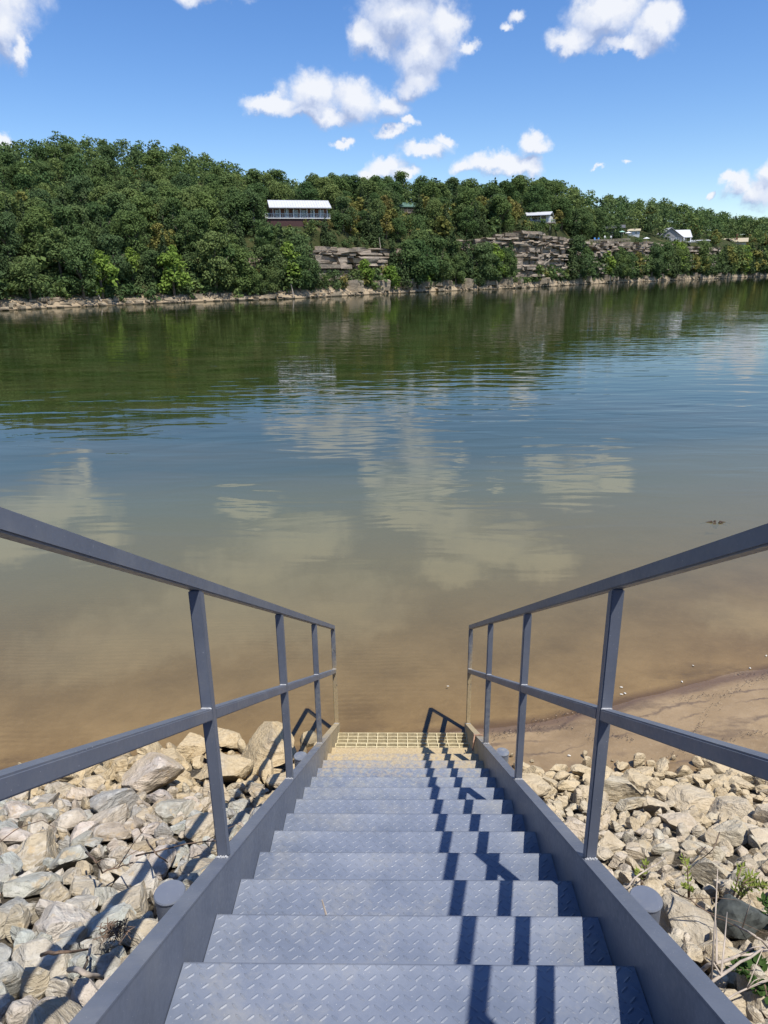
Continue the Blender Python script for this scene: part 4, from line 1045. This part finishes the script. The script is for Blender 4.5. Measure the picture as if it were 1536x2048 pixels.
# bare pale trunk against the ledges, leaning snag
def snag(px, py, t, h, lean, label):
    o = tag(MB().tube([(0, 0, -.5), (lean * .4, 0, h * .5), (lean, 0, h)], [.16, .12, .05], 6).build('dead_trunk', M_DEADWOOD), label, 'dead tree', 'bare dead trunks on the far bank')
    o.location = at_range(px, py, shore_r(px_az(px)) + t)
snag(763, 522, 7.5, 5.5, -.5, 'bare pale trunk standing against the grey ledges right of the porch house')
snag(509, 455, 24, 3.2, 0, 'slim pale trunk standing on the open knoll left of the porch house')
snag(208, 610, .6, 3.2, -1.8, 'dead trunk leaning over the far waterline at the left')
snag(588, 598, .6, 3.0, -.5, 'thin dead stem standing at the far waterline below the porch house')

# ---------------------------------------------------------------- steel staircase
W_IN, Y0, RUN, DN, NT = 1.225, 1.421, 0.3085, 0.143, 13
YP = [0.70, 1.935, 3.250, 4.556, 5.822]; TW = 0.038
def top_z(y): return -SL * y
stair = empty('steel_staircase', (0, 5.8, ZW + .05)); tag(stair, 'blue grey painted steel staircase with diamond plate treads running down into the river', 'staircase')
def spart(name, mb, mat, parent=None, **k):
    o = mb.build(name, mat, None, **k); o.parent = parent or stair
    o.matrix_parent_inverse = Matrix.Translation(-stair.location) if o.parent == stair else Matrix.Identity(4)
    return o
YA, YB = -1.6, 5.90
slope_len = math.hypot(1, SL)
for s in (-1, 1):
    xi = s * W_IN / 2
    mb = MB()
    def sprism(x0, x1, d0, d1):
        ya, yb = YA, YB
        pts = [(x, y, top_z(y) - d) for x in (x0, x1) for y, d in ((ya, d0), (yb, d0), (yb, d1), (ya, d1))]
        f = [(0, 1, 2, 3), (7, 6, 5, 4), (0, 4, 5, 1), (1, 5, 6, 2), (2, 6, 7, 3), (3, 7, 4, 0)]
        if x1 < x0: f = [q[::-1] for q in f]
        mb.poly(pts, f)
    sprism(xi, xi + s * .008, .008, .30)          # web
    sprism(xi, xi + s * .052, 0, .009)            # top flange
    sprism(xi, xi + s * .052, .30, .309)          # bottom flange
    spart('stringer', mb, M_STEEL)
# tread plate with raised lozenges
def tread_mesh():
    mb = MB(); w = W_IN - .004; dpt = RUN + .022
    mb.box2((-w/2, -dpt, -.006), (w/2, 0, 0)); mb.box2((-w/2, -.006, -.045), (w/2, -.0005, -.0062)); mb.box2((-w/2, -dpt, -.04), (w/2, -dpt + .006, -.0062))
    rr = random.Random(3); px_, py_ = .0305, .0275
    ny = int(dpt / py_); nx = int(w / px_)
    for j in range(ny):
        for i in range(nx):
            x = -w/2 + px_ * (i + .5) + (px_ / 2 if j % 2 else 0); y = -.012 - py_ * j
            if x > w/2 - .014 or y < -dpt + .012: continue
            th = math.radians(40) if (i + j) % 2 == 0 else math.radians(-40)
            if j % 2: th = -th
            c, s = math.cos(th), math.sin(th); L_, B_, H_ = .0145, .0047, .0022
            ring = [(-L_, 0), (-L_ * .5, -B_ * .85), (L_ * .5, -B_ * .85), (L_, 0), (L_ * .5, B_ * .85), (-L_ * .5, B_ * .85)]
            top = [(-L_ * .6, 0), (L_ * .6, 0)]
            pts = [(x + c * a - s * b_, y + s * a + c * b_, 0.0002) for a, b_ in ring] + [(x + c * a - s * b_, y + s * a + c * b_, H_) for a, b_ in top]
            mb.poly(pts, [(0, 1, 6), (1, 2, 7, 6), (2, 3, 7), (3, 4, 7), (4, 5, 6, 7), (5, 0, 6)])
    return pydata('tread', mb.v, mb.f)
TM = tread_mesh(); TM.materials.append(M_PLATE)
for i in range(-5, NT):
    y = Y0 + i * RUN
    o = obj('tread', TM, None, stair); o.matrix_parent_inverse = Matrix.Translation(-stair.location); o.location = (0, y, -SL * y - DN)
# two bar grating steps at the bottom
def grating_mesh(dpt):
    mb = MB(); w = W_IN - .01
    for k in range(5):
        y = -dpt * k / 4; mb.box2((-w/2, y - .004, -.03), (w/2, y + .004, 0))
    n = 13
    for k in range(n + 1):
        x = -w/2 + w * k / n
        for q in range(4):
            ya, yb = -dpt * (q + 1) / 4 + .0042, -dpt * q / 4 - .0042
            mb.box2((x - .004, ya, -.022), (x + .004, yb, .002))
    return mb
GM = grating_mesh(.20)
gm = pydata('grating_tread', GM.v, GM.f); gm.materials.append(M_GRATE)
for i in range(2):
    y = (5.42, 5.70)[i]
    o = obj('grating_tread', gm, None, stair); o.matrix_parent_inverse = Matrix.Translation(-stair.location); o.location = (0, y, (-3.225, -3.318)[i])
# handrails
H_TOP, H_MID, XP = 1.068, 0.605, 0.6205
for s in (-1, 1):
    hr = empty('handrail', (0, 0, 0)); hr.parent = stair; hr.matrix_parent_inverse = Matrix.Translation(-stair.location)
    xa, xb = sorted((s * XP, s * (XP + TW)))
    def bar(name, ya, yb, hz):
        mb = MB(); t = TW * slope_len
        pts = [(x, y, top_z(y) + h) for x in (xa, xb) for y, h in ((ya, hz), (yb, hz), (yb, hz - t), (ya, hz - t))]
        mb.poly(pts, [(0, 1, 2, 3), (7, 6, 5, 4), (0, 4, 5, 1), (1, 5, 6, 2), (2, 6, 7, 3), (3, 7, 4, 0)])
        return mb.build(name, M_STEEL, hr, bevel=.004)
    yend = YP[-1] + TW
    bar('top_rail', -1.5, yend, H_TOP)
    ys_ = [-1.5] + YP
    for k in range(len(ys_) - 1):
        bar('mid_rail', ys_[k] + (TW if k else 0) + .0005, ys_[k + 1] - .0005, H_MID)
    for y in YP:
        mb = MB(); zt = top_z(y + TW / 2) + H_TOP - TW * slope_len - .001
        pts = []
        for x in (xa, xb):
            pts += [(x, y, top_z(y) + .001), (x, y + TW, top_z(y + TW) + .001), (x, y + TW, top_z(y + TW) + H_TOP - TW * slope_len - .001), (x, y, top_z(y) + H_TOP - TW * slope_len - .001)]
        mb.poly(pts, [(0, 1, 2, 3), (7, 6, 5, 4), (0, 4, 5, 1), (1, 5, 6, 2), (2, 6, 7, 3), (3, 7, 4, 0)])
        po = mb.build('post', M_STEEL, hr, bevel=.004)
        wb = MB(); q = .006
        for (cx_, cy_, lx, ly) in ((s * (XP + TW/2), y - q/2, TW + .006, q), ):
            wb.box((cx_, cy_, top_z(cy_) + .003), (lx, ly, .008))
            for q_ in range(4): wb.box((cx_ + (q_ - 1.5) * .009, cy_ - .001, top_z(cy_) + .006 + .002 * (q_ % 2)), (.007, .007, .006))
            wm = MB().box((cx_, y + .001 - .004, top_z(y) + H_MID + .002), (TW * .9, .008, .006)).build('weld_bead', M_WELD, hr, bevel=.002)
        w_ = wb.build('weld_bead', M_WELD, None, bevel=.002)
        w_.parent = hr
# support pipes
for (x, y, z) in ((.715, 1.64, -.955), (-.725, 1.66, -.965), (.712, 4.24, -2.42), (-.714, 4.10, -2.35)):
    mb = MB(); zb_ = -SL * y - 1.0
    mb.tube([(x, y, zb_), (x, y, z)], .045, 28, caps=False)
    p = spart('support_pipe', mb, M_PIPE, smooth=True)
    cp = MB().tube([(x, y, z), (x, y, z + .004), (x, y, z + .008), (x, y, z + .0085)], [.0475, .048, .045, .020], 28).build('cap', M_PIPE, p)
    cp.data.polygons.foreach_set('use_smooth', [False] * len(cp.data.polygons))
    br = MB().box2((np.sign(x) * .621, y - .03, z - .16), (np.sign(x) * .672, y + .03, z - .06)); spart('bracket', br, M_STEEL)
# rusty wire loop on the right stringer
wire = MB().tube([(.600, 5.02, top_z(5.02) + .012), (.606, 4.98, top_z(4.98) - .02), (.585, 4.92, top_z(4.92) - .09), (.575, 4.88, top_z(4.88) - .12), (.582, 4.90, top_z(4.9) - .05), (.598, 4.96, top_z(4.96) + .01), (.63, 4.98, top_z(4.98) + .012), (.665, 4.96, top_z(4.96) + .012)], .006, 6).build('wire_loop', M_RUST)
tag(wire, 'rusty wire loop hooked over the right stringer by the third post', 'wire')

# ---------------------------------------------------------------- rocks
def ico(sub):
    bm = bmesh.new(); bmesh.ops.create_icosphere(bm, subdivisions=sub, radius=1.0)
    v = np.array([x.co[:] for x in bm.verts]); f = [tuple(q.index for q in p.verts) for p in bm.faces]; bm.free(); return v, f
ICO = {k: ico(k) for k in (2, 3, 4)}
def rock_mesh(seed, sub, cuts=11, rough=.035, flat=(1, .78, .55)):
    v, f = ICO[sub]; v = v.copy(); rs = np.random.RandomState(seed)
    for k in range(cuts):
        n = rs.normal(size=3); n /= np.linalg.norm(n); o = rs.uniform(.42, .80)
        d = v @ n - o; v -= np.where(d > 0, d, 0)[:, None] * n
    ph = seed * 3.7
    for i in range(len(v)):
        p = Vector(v[i]); nn = p.normalized()
        q = rough * (mnoise.noise(p * 2.6 + Vector((ph, 0, 0))) * 1.3 + .6 * mnoise.noise(p * 7 + Vector((0, ph, 0)))) + (.010 * mnoise.noise(p * 17 + Vector((0, ph, 0))) if sub > 3 else 0)
        v[i] = np.array(p + nn * q)
    ext = np.abs(v).max(0); v /= ext
    v *= np.array(flat) * .5
    me = pydata('rock', v, f); me.materials.append(M_ROCK)
    return me
ROCK_BIG = [rock_mesh(100 + i, 4, cuts=12, rough=.045, flat=(1, R.uniform(.66, .92), R.uniform(.48, .72))) for i in range(9)]
ROCK_MED = [rock_mesh(200 + i, 3, cuts=13, rough=.05, flat=(1, R.uniform(.52, .9), R.uniform(.36, .68))) for i in range(16)]
ROCK_LOW = [rock_mesh(300 + i, 2, cuts=9, rough=.05, flat=(1, R.uniform(.6, .9), R.uniform(.4, .7))) for i in range(6)]
NRM = Vector((0, SL, 1)).normalized()
placed = []   # x, y, r
def surf(x, y): return max(float(bank_z(np.array(x), y)), float(bed_z(np.array(x), y)))
def put_rock(o, x, y, size, lift=.16, tilt=22, yaw=None, on_beach=False):
    z = surf(x, y); n = NRM if z > ZW + .05 and not on_beach else Vector((0, 0, 1))
    q = n.to_track_quat('Z', 'Y').to_matrix()
    e = Euler((math.radians(R.uniform(-tilt, tilt)), math.radians(R.uniform(-tilt, tilt)), R.uniform(0, 6.28) if yaw is None else yaw)).to_matrix()
    o.rotation_euler = (q @ e).to_euler(); o.location = Vector((x, y, z)) + n * size * lift; o.scale = (size, size, size)
    placed.append((x, y, size * (.40 if size < .3 else .46)))
BIG = [ # photo x, y, width, lift, label
 (528, 1522, 132, .30, 'big round tan boulder at the water edge left of the stairs'),
 (432, 1545, 118, .22, 'flat topped tan boulder beside the big round one at the water edge'),
 (288, 1568, 118, .30, 'pale angular boulder with a grey side, tallest by the left water edge'),
 (350, 1606, 84, .22, 'grey streaked rock leaning right of the pale angular boulder'),
 (392, 1652, 112, .14, 'wide grey slab under the left handrail near its second post'),
 (222, 1600, 112, .12, 'long tan slab lying left of the pale angular boulder'),
 (176, 1562, 50, .40, 'small grey block standing on tan stone near the left water edge'),
 (120, 1598, 80, .14, 'tan block touching the shallow water at the left'),
 (275, 1522, 62, .16, 'tan stone half in the water left of the stairs'),
 (478, 1622, 74, .14, 'pinkish grey stone beside the left stringer below the wide slab'),
 (62, 1688, 120, .10, 'broad grey slab speckled with white at the left picture edge'),
 (286, 1842, 150, .14, 'large pale blue green rock beside the near left support pipe'),
 (62, 1905, 130, .18, 'large green grey rock low at the left picture edge'),
 (92, 1768, 76, .2, 'rounded pinkish rock between the speckled slab and the green grey rock'),
 (226, 1720, 74, .2, 'pinkish stone with a flat face above the blue green rock'),
 (122, 1850, 84, .2, 'pale blue grey stone left of the blue green rock'),
 (206, 1898, 60, .28, 'pale green wedge of stone below the blue green rock'),
 (30, 1862, 34, .5, 'small orange yellow stone on the left edge'),
 (112, 1952, 86, .26, 'green grey stone crossed by a rail shadow at the lower left'),
 (178, 2005, 84, .2, 'grey green stone in the bottom left corner beside the stringer'),
 (36, 1985, 82, .2, 'pink stone with a pale vein in the bottom left corner'),
 (130, 2030, 66, .2, 'orange stained stone at the very bottom left'),
 (338, 1690, 66, .2, 'pale stone left of the first left post above the twigs'),
 (196, 1772, 72, .2, 'tan stone with a dark underside above the pale blue grey stone'),
 (1064, 1582, 78, .34, 'upright tan stone beside the right stringer at the bank foot'),
 (1132, 1568, 52, .28, 'rounded tan stone right of the upright tan stone'),
 (1172, 1582, 50, .26, 'rounded tan stone behind the first right post'),
 (1252, 1588, 112, .24, 'biggest grey and tan boulder at the foot of the right bank'),
 (1268, 1612, 54, .44, 'dark faced block on the front of the biggest right boulder'),
 (1318, 1612, 66, .28, 'tan stone right of the biggest right boulder'),
 (1345, 1592, 70, .2, 'tan stone at the sand edge right of the biggest boulder'),
 (1402, 1602, 92, .2, 'wide tan stone at the sand edge under the right mid rail'),
 (1478, 1615, 86, .2, 'brown tan stone at the sand edge close to the right picture edge'),
 (1460, 1662, 86, .16, 'long pinkish slab near the right picture edge'),
 (1368, 1640, 78, .2, 'pale pointed rock with a tan face in the middle of the right bank'),
 (1440, 1740, 86, .22, 'tan and white stone right of centre on the right bank'),
 (1490, 1762, 84, .2, 'pink brown slab lying behind the green sprouts'),
 (1392, 1842, 126, .16, 'long tan slab running down behind the near right pipe'),
 (1352, 1878, 78, .18, 'grey rock with dark streaks directly right of the near right pipe'),
 (1392, 1893, 46, .5, 'small yellow brown stone below the long tan slab'),
 (1375, 1935, 62, .4, 'smooth orange tan cobble beside the right stringer'),
 (1432, 1878, 58, .3, 'pale flat stone between the yellow brown stone and the dark boulder'),
 (1506, 1842, 120, .26, 'dark grey boulder at the right picture edge above the leafy plant'),
 (1404, 1985, 90, .2, 'white grey stone in the bottom right under the bare branches'),
 (1500, 2030, 90, .2, 'tan wedge of stone in the bottom right corner'),
]
for px, py, wpx, lift, label in BIG:
    b0 = .34 if px < 768 else .45
    p = on_slope(px, py, SL, b0 - .10)
    if p[1] > 5.3: p = on_z(px, py, ZW + .08)
    dep = (p - CAM) @ AX_F; size = wpx * dep / F_PX * (1.04 if px < 420 and py > 1580 else 1.14)
    me = ROCK_BIG[R.randrange(len(ROCK_BIG))]
    if 'dark grey boulder' in label: me = me.copy()
    o = obj('riprap_boulder', me); put_rock(o, p[0], p[1] + size * .05, size, lift, 14)
    tag(o, label, 'boulder', 'largest stones of the riprap')
    if 'dark grey boulder' in label:
        me.materials.clear(); me.materials.append(simple('dark_mossy_stone', (0.075, 0.08, 0.07), .9, .4, 18))
# fill stones
def free(x, y, r, k=.80):
    for (a, c, q) in placed:
        if (a - x) ** 2 + (c - y) ** 2 < ((q + r) * k) ** 2: return False
    return True
def side_ok(x, y): return abs(x) > .70 and not (abs(x) < .80 and (abs(y - 1.65) < .12 or abs(y - 4.17) < .12))
def inview(x, y, z, m=60):
    a, c, d = to_px((x, y, z)); return d > .3 and -m < a < 1536 + m and c < 2048 + m * 3
def scatter(n_max, smin, smax, tries, fn, k):
    n = 0
    for _ in range(tries):
        s = R.choice((-1, 1)); y = R.uniform(.75, 5.75 if s < 0 else 5.35); x = s * R.uniform(.72, .9 + (y * .95 + .7))
        size = R.uniform(smin, smax) * (1.35 if y > 4.5 else 1.0) * (.74 if s > 0 and smin > .1 else 1)
        if smax < .17 and y > 4.6 and R.random() < .7: continue
        if size * .5 + .66 > abs(x) + .08 and size > .16: x = s * (.60 + size * .5 + R.uniform(.0, .08))
        if not side_ok(x, y): continue
        if y > (float(np.interp(x, [-3.9, -3.1, -2.5, -1.2], [4.85, 5.1, 5.5, 5.7])) if s < 0 else 5.3): continue
        if not inview(x, y, surf(x, y)): continue
        if free(x, y, size * .40, k): fn(x, y, size); n += 1
        if n >= n_max: break
    return n
parts = []
def add_part(x, y, size):
    me = R.choice(ROCK_MED); o = obj('rock', me, None, bank); put_rock(o, x, y, size, R.uniform(.10, .24), 26); parts.append(o)
n1 = scatter(52, .24, .32, 1500, add_part, .84)
n2 = scatter(300 - n1, .135, .235, 14000, add_part, .77)
print('ROCK PARTS', n1, n2)
# the remaining small stones: one part
small_v = []; small_f = []; koff = 0
LOWD = [(np.array([v.co[:] for v in m.vertices]), [tuple(p.vertices) for p in m.polygons]) for m in ROCK_LOW]
def add_small(x, y, size, z=None, lift=None):
    global koff
    v, f = LOWD[R.randrange(len(LOWD))]
    e = np.array(Euler((R.uniform(0, 6.28), R.uniform(0, 6.28), R.uniform(0, 6.28))).to_matrix())
    zz = surf(x, y) if z is None else z
    p = v * size @ e.T + np.array([x, y, zz + size * (R.uniform(.1, .45) if lift is None else lift)])
    small_v.append(p); small_f.extend([tuple(i + koff for i in q) for q in f]); koff += len(v)
    if size > .08: placed.append((x, y, size * .40))
n3 = scatter(700, .09, .16, 16000, add_small, .66)
for _ in range(1500):
    s = R.choice((-1, 1)); y = R.uniform(.9, 5.45); x = s * R.uniform(.62, .9 + (y * .95 + .6))
    if inview(x, y, surf(x, y)): add_small(x, y, R.uniform(.03, .08))
for _ in range(300):                 # under and between the stair stringers
    add_small(R.uniform(-.6, .6), R.uniform(4.2, 5.3), R.uniform(.08, .2))
for _ in range(1500):                # the bank goes on to both sides
    s = R.choice((-1, 1)); y = R.uniform(-1.2, 5.5); x = s * R.uniform(.75, 7.5)
    if y > (4.9 if s < 0 else 5.3) or inview(x, y, surf(x, y), 0): continue
    add_small(x, y, R.uniform(.14, .32), lift=R.uniform(.05, .2))
me = pydata('small_stones', np.concatenate(small_v), small_f); me.materials.append(M_ROCK)
tag(obj('small_stones', me, None, bank), kind='stuff'); print('SMALL', n3, len(small_f))

# ---------------------------------------------------------------- beach bits
M_SHELL = simple('pale_shell', (0.62, 0.58, 0.50), .6, .1, 30); M_DEBRIS = simple('dark_debris', (0.06, 0.04, 0.028), .9, .3, 20)
shell_px = [(1243, 1388, 'white shell at the water line, left one of a pair'), (1250, 1386, 'white shell at the water line, right one of a pair'), (1364, 1363, 'small white shell near the middle of the sand edge'), (1387, 1330, 'white shell lying in the shallows above the sand'),
            (1500, 1336, 'white shell on dark silt at the right end of the strand'), (1138, 1516, 'white shell alone on the smooth sand above the riprap'), (896, 1371, 'tiny white shell in the shallows beyond the stairs'), (1243, 1373, 'white pebble in the shallows above the pair of shells'), (1533, 1310, 'pale shell in the shallows at the right edge')]
for px, py, lab in shell_px:
    p = on_z(px, py, ZW + .01); z = float(bed_z(np.array(p[0]), p[1])); v, f = LOWD[0]
    me = pydata('shell', v * np.array([.032, .028, .02]), f); me.materials.append(M_SHELL); o = obj('shell', me)
    o.location = (p[0], p[1], max(z, ZW - .01) + .012); o.rotation_euler = (0, 0, R.uniform(0, 6)); tag(o, lab, 'shell', 'pale shells scattered on the wet sand')
def branch(pts, r0, r1, name, mat, label=None, cat=None, group=None, twigs=0, n=6):
    mb = MB(); m = len(pts); mb.tube(pts, [r0 + (r1 - r0) * i / (m - 1) for i in range(m)], n)
    for k in range(twigs):
        i = R.randrange(1, m - 1); p = Vector(pts[i]); d = (Vector(pts[i + 1]) - p); L_ = R.uniform(.08, .2)
        q = p + (d.normalized() * L_ + Vector((R.uniform(-1, 1), R.uniform(-1, 1), R.uniform(.2, 1))) * L_ * .7)
        mb.tube([p, (p + q) / 2 + Vector((0, 0, .01)), q], [r1, r1 * .7, r1 * .35], 5)
    o = mb.build(name, mat, None, smooth=True)
    return tag(o, label, cat, group) if label else o
def lay(pxs, lift, mat, r0, r1, label, name='twig', cat='twig', group='twigs and sticks on the rocks', twigs=0):
    pts = []
    for i, (x, y) in enumerate(pxs):
        b0 = .34 if x < 768 else .45
        p = on_slope(x, y, SL, b0 - lift - .06 * math.sin(i * 1.9)); pts.append(tuple(p))
    # densify with a little wander
    out = []
    for a, c in zip(pts[:-1], pts[1:]):
        for k in range(3):
            t = k / 3; out.append(tuple(a[i] * (1 - t) + c[i] * t + R.uniform(-.003, .003) for i in range(3)))
    out.append(pts[-1])
    return branch(out, r0, r1, name, mat, label, cat, group, twigs)
lay([(272, 1712), (330, 1698), (370, 1688), (432, 1682)], 0.161, M_TWIG, 0.0040, 0.0020, 'long thin brown twig lying across stones left of the first left post', twigs=2)
lay([(292, 1680), (312, 1708), (335, 1725)], 0.174, M_TWIG, 0.0045, 0.0025, 'short bent stick crossing the long thin twig')
lay([(172, 1705), (195, 1725), (205, 1745), (235, 1735), (265, 1725)], 0.149, M_TWIG, 0.0045, 0.0025, 'curled dark root on stones above the blue green rock', twigs=3)
lay([(140, 1938), (170, 1945), (205, 1956)], 0.186, M_DEADWOOD, 0.0080, 0.0060, 'thick pale broken stick below the blue green rock')
lay([(85, 1908), (120, 1906), (180, 1898)], 0.161, M_TWIG, 0.0060, 0.0030, 'brown stick on the green grey rock at the lower left')
lay([(168, 1940), (176, 1915), (182, 1890)], 0.149, M_DEADWOOD, 0.0050, 0.0040, 'upright pale stick beside the thick broken one')
lay([(0, 1683), (40, 1655), (85, 1640), (110, 1655)], 0.161, M_TWIG, 0.0025, 0.0015, 'hair thin looping twig over the speckled slab')
lay([(1245, 1780), (1280, 1750), (1330, 1716)], 0.186, M_DEADWOOD, 0.0040, 0.0025, 'bleached stick sticking up beside the near right pipe')
lay([(1340, 1780), (1380, 1800), (1430, 1835), (1490, 1860)], 0.161, M_TWIG, 0.0030, 0.0015, 'long thin brown stem across the middle of the right bank', twigs=3)
lay([(1440, 1665), (1425, 1700), (1400, 1720)], 0.186, M_TWIG, 0.0030, 0.0015, 'dark twig standing on stones near the right picture edge', twigs=1)
lay([(1400, 1946), (1430, 1925), (1480, 1912), (1536, 1900)], 0.260, M_DEADWOOD, 0.0060, 0.0035, 'longest bare white branch arching over the bottom right corner', 'bare_branch', 'branch', 'bare pale branches at the lower right', 3)
lay([(1380, 1985), (1440, 1950), (1500, 1915), (1545, 1880)], 0.285, M_DEADWOOD, 0.0050, 0.0030, 'bare white branch crossing under the longest arching one', 'bare_branch', 'branch', 'bare pale branches at the lower right', 3)
lay([(1470, 1852), (1510, 1870), (1540, 1900)], 0.273, M_DEADWOOD, 0.0040, 0.0025, 'short curved branch in front of the dark boulder', 'bare_branch', 'branch', 'bare pale branches at the lower right', 1)
lay([(1330, 2010), (1400, 2020), (1470, 1990), (1540, 1960)], 0.186, M_DEADWOOD, 0.0040, 0.0020, 'lowest bare branch near the bottom right stringer', 'bare_branch', 'branch', 'bare pale branches at the lower right', 4)
# stick on a tread
i = 1; zt_ = -SL * (Y0 + RUN) - DN
p1 = on_z(652, 1828, zt_ + .003); p2 = on_z(644, 1800, zt_ + .055)
tag(MB().tube([p1, p2], [.004, .0025], 6).build('straw_stick', M_DEADWOOD), 'pale splinter standing on the second tread from the bottom of the picture', 'stick')
# driftwood nest among left stones
mb = MB()
c0 = Vector(on_slope(228, 1862, SL, .34 - .13))
for _ in range(70):
    d = Vector((R.uniform(-1, 1), R.uniform(-1, 1), R.uniform(-.5, .7))).normalized() * R.uniform(.012, .03); c = c0 + Vector((R.gauss(0, .025), R.gauss(0, .018), R.gauss(0, .009)))
    mb.tube([c - d, c + d * .2 + Vector((0, 0, .01)), c + d], [.0012, .0018, .0008], 4)
tag(mb.build('dry_debris_clump', M_TWIG), 'clump of dry brown flood debris caught on the blue green rock', 'debris clump')
# snag breaking the water at right
mb = MB()
c0 = Vector(on_z(1432, 1045, ZW))
for a in (0.2, 1.6, 2.9, 4.2, 5.3):
    mb.tube([c0 + Vector((0, 0, -.1)), c0 + Vector((math.cos(a) * .08, math.sin(a) * .05, .012)), c0 + Vector((math.cos(a) * .28, math.sin(a) * .12, -.03))], [.03, .02, .008], 6)
tag(mb.build('water_snag', M_DEBRIS), 'dark tip of a sunken branch breaking the water surface at right', 'snag')
# strand debris
sv = []; sf = []; ko = 0
for _ in range(2600):
    x = R.uniform(.8, 6.5); band = R.choice((-.02, -.25, -.62, -1.0)); y = wl(x) + band + .10 * vnoise(x * 1.5, band * 9, 0, 1.0) * 3 + R.gauss(0, .035)
    if vnoise(x * 1.1, band * 7, 4, 1.0) < -.12: continue
    z = float(bed_z(np.array(x), y)); s = R.uniform(.003, .011)
    v, f = LOWD[R.randrange(6)]
    v = v[:]; 
    e = np.array(Euler((0, 0, R.uniform(0, 6.28))).to_matrix())
    # cheap tetra-like flakes
    q = np.array([(-1, -.4, 0), (1, -.3, 0), (.1, .6, 0), (0, 0, .35)]) * s @ e.T + np.array([x, y, z + .018])
    sv.append(q); sf += [(ko, ko + 1, ko + 3), (ko + 1, ko + 2, ko + 3), (ko + 2, ko, ko + 3), (ko, ko + 2, ko + 1)]; ko += 4
me = pydata('strand_litter', np.concatenate(sv), sf)
mm, b, out = new_mat('strand_litter'); isl = b.add('ShaderNodeNewGeometry').outputs['Random Per Island']
principled(b, out, b.ramp(isl, [(0, (0.05, 0.035, 0.025)), (.6, (0.10, 0.065, 0.04)), (.8, (0.35, 0.27, 0.18)), (1, (0.6, 0.55, 0.47))], 'CONSTANT'), .9)
me.materials.append(mm); tag(obj('strand_litter', me), kind='stuff')

# ---------------------------------------------------------------- plants on the right bank
M_SPROUT = mat_leaf('yellow_green_sprout', [(0, (0.16, 0.19, 0.035)), (1, (0.11, 0.155, 0.03))], rand=False, trans=.35)
M_PLANT = mat_leaf('glossy_green_leaf', [(0, (0.035, 0.066, 0.016)), (1, (0.055, 0.095, 0.022))], rand=False, trans=.3)
def leaf_shape(L_, W_):
    ring = [(0, 0, 0), (W_, L_ * .35, .12 * L_), (W_ * .8, L_ * .7, .12 * L_), (0, L_, 0.02), (-W_ * .8, L_ * .7, .12 * L_), (-W_, L_ * .35, .12 * L_), (0, L_ * .35, 0), (0, L_ * .7, 0)]
    return ring, [(0, 1, 6), (1, 2, 7, 6), (2, 3, 7), (3, 4, 7), (4, 5, 6, 7), (5, 0, 6)]
def plant(px, py, nst, hgt, L_, W_, mat, label, name, per=7, spread=.6, leaf_name='leaf'):
    base = Vector(on_slope(px, py, SL, .45 - .06)); o = empty(name, base); tag(o, label, 'plant')
    ring, fs = leaf_shape(L_, W_); lm = pydata('leaf', ring, fs, True); lm.materials.append(mat)
    for k in range(nst):
        a = R.uniform(0, 6.28); tip = Vector((math.cos(a) * spread, math.sin(a) * spread, 1.0)).normalized() * hgt * R.uniform(.7, 1.15)
        mid = tip * .5 + Vector((0, 0, .04)); st = MB().tube([(0, 0, -.05), mid, tip], [.004, .003, .0015], 5).build('stem', M_TWIG, o)
        for i in range(per):
            t = .25 + .75 * i / (per - 1); p = (mid * (t / .5) if t < .5 else mid + (tip - mid) * ((t - .5) / .5))
            for sg in ((-1, 1) if i < per - 1 else (0,)):
                q = bpy.data.objects.new('leaf', lm); COL.objects.link(q); q.parent = o
                q.location = p; q.rotation_euler = (R.uniform(-.3, .5), R.uniform(-.4, .4), a - 1.57 + sg * R.uniform(.7, 1.3)); sc_ = R.uniform(.65, 1.15); q.scale = (sc_, sc_, sc_)
plant(1515, 1975, 8, .10, .034, .011, M_PLANT, 'leafy dark green plant in the bottom right corner by the dark boulder', 'leafy_plant', 7, 1.2)
plant(1550, 1838, 4, .09, .030, .010, M_PLANT, 'small green plant growing over the top of the dark boulder', 'leafy_plant', 6, 1.0)
plant(1380, 1790, 3, .13, .024, .005, M_SPROUT, 'yellow green sprout between stones right of the near right pipe', 'stone_sprout', 9, .8)
plant(1462, 1808, 5, .17, .024, .005, M_SPROUT, 'tallest yellow green sprout, in front of the pink brown slab', 'stone_sprout', 11, .7)
plant(1285, 1765, 2, .10, .024, .007, M_SPROUT, 'tiny yellow green sprout above the near right pipe', 'stone_sprout', 6, .6)
plant(1442, 1845, 1, .06, .022, .008, M_PLANT, 'single green seedling below the tallest sprout', 'stone_sprout', 4, .5)
print('TOTAL OBJECTS', len(bpy.data.objects))
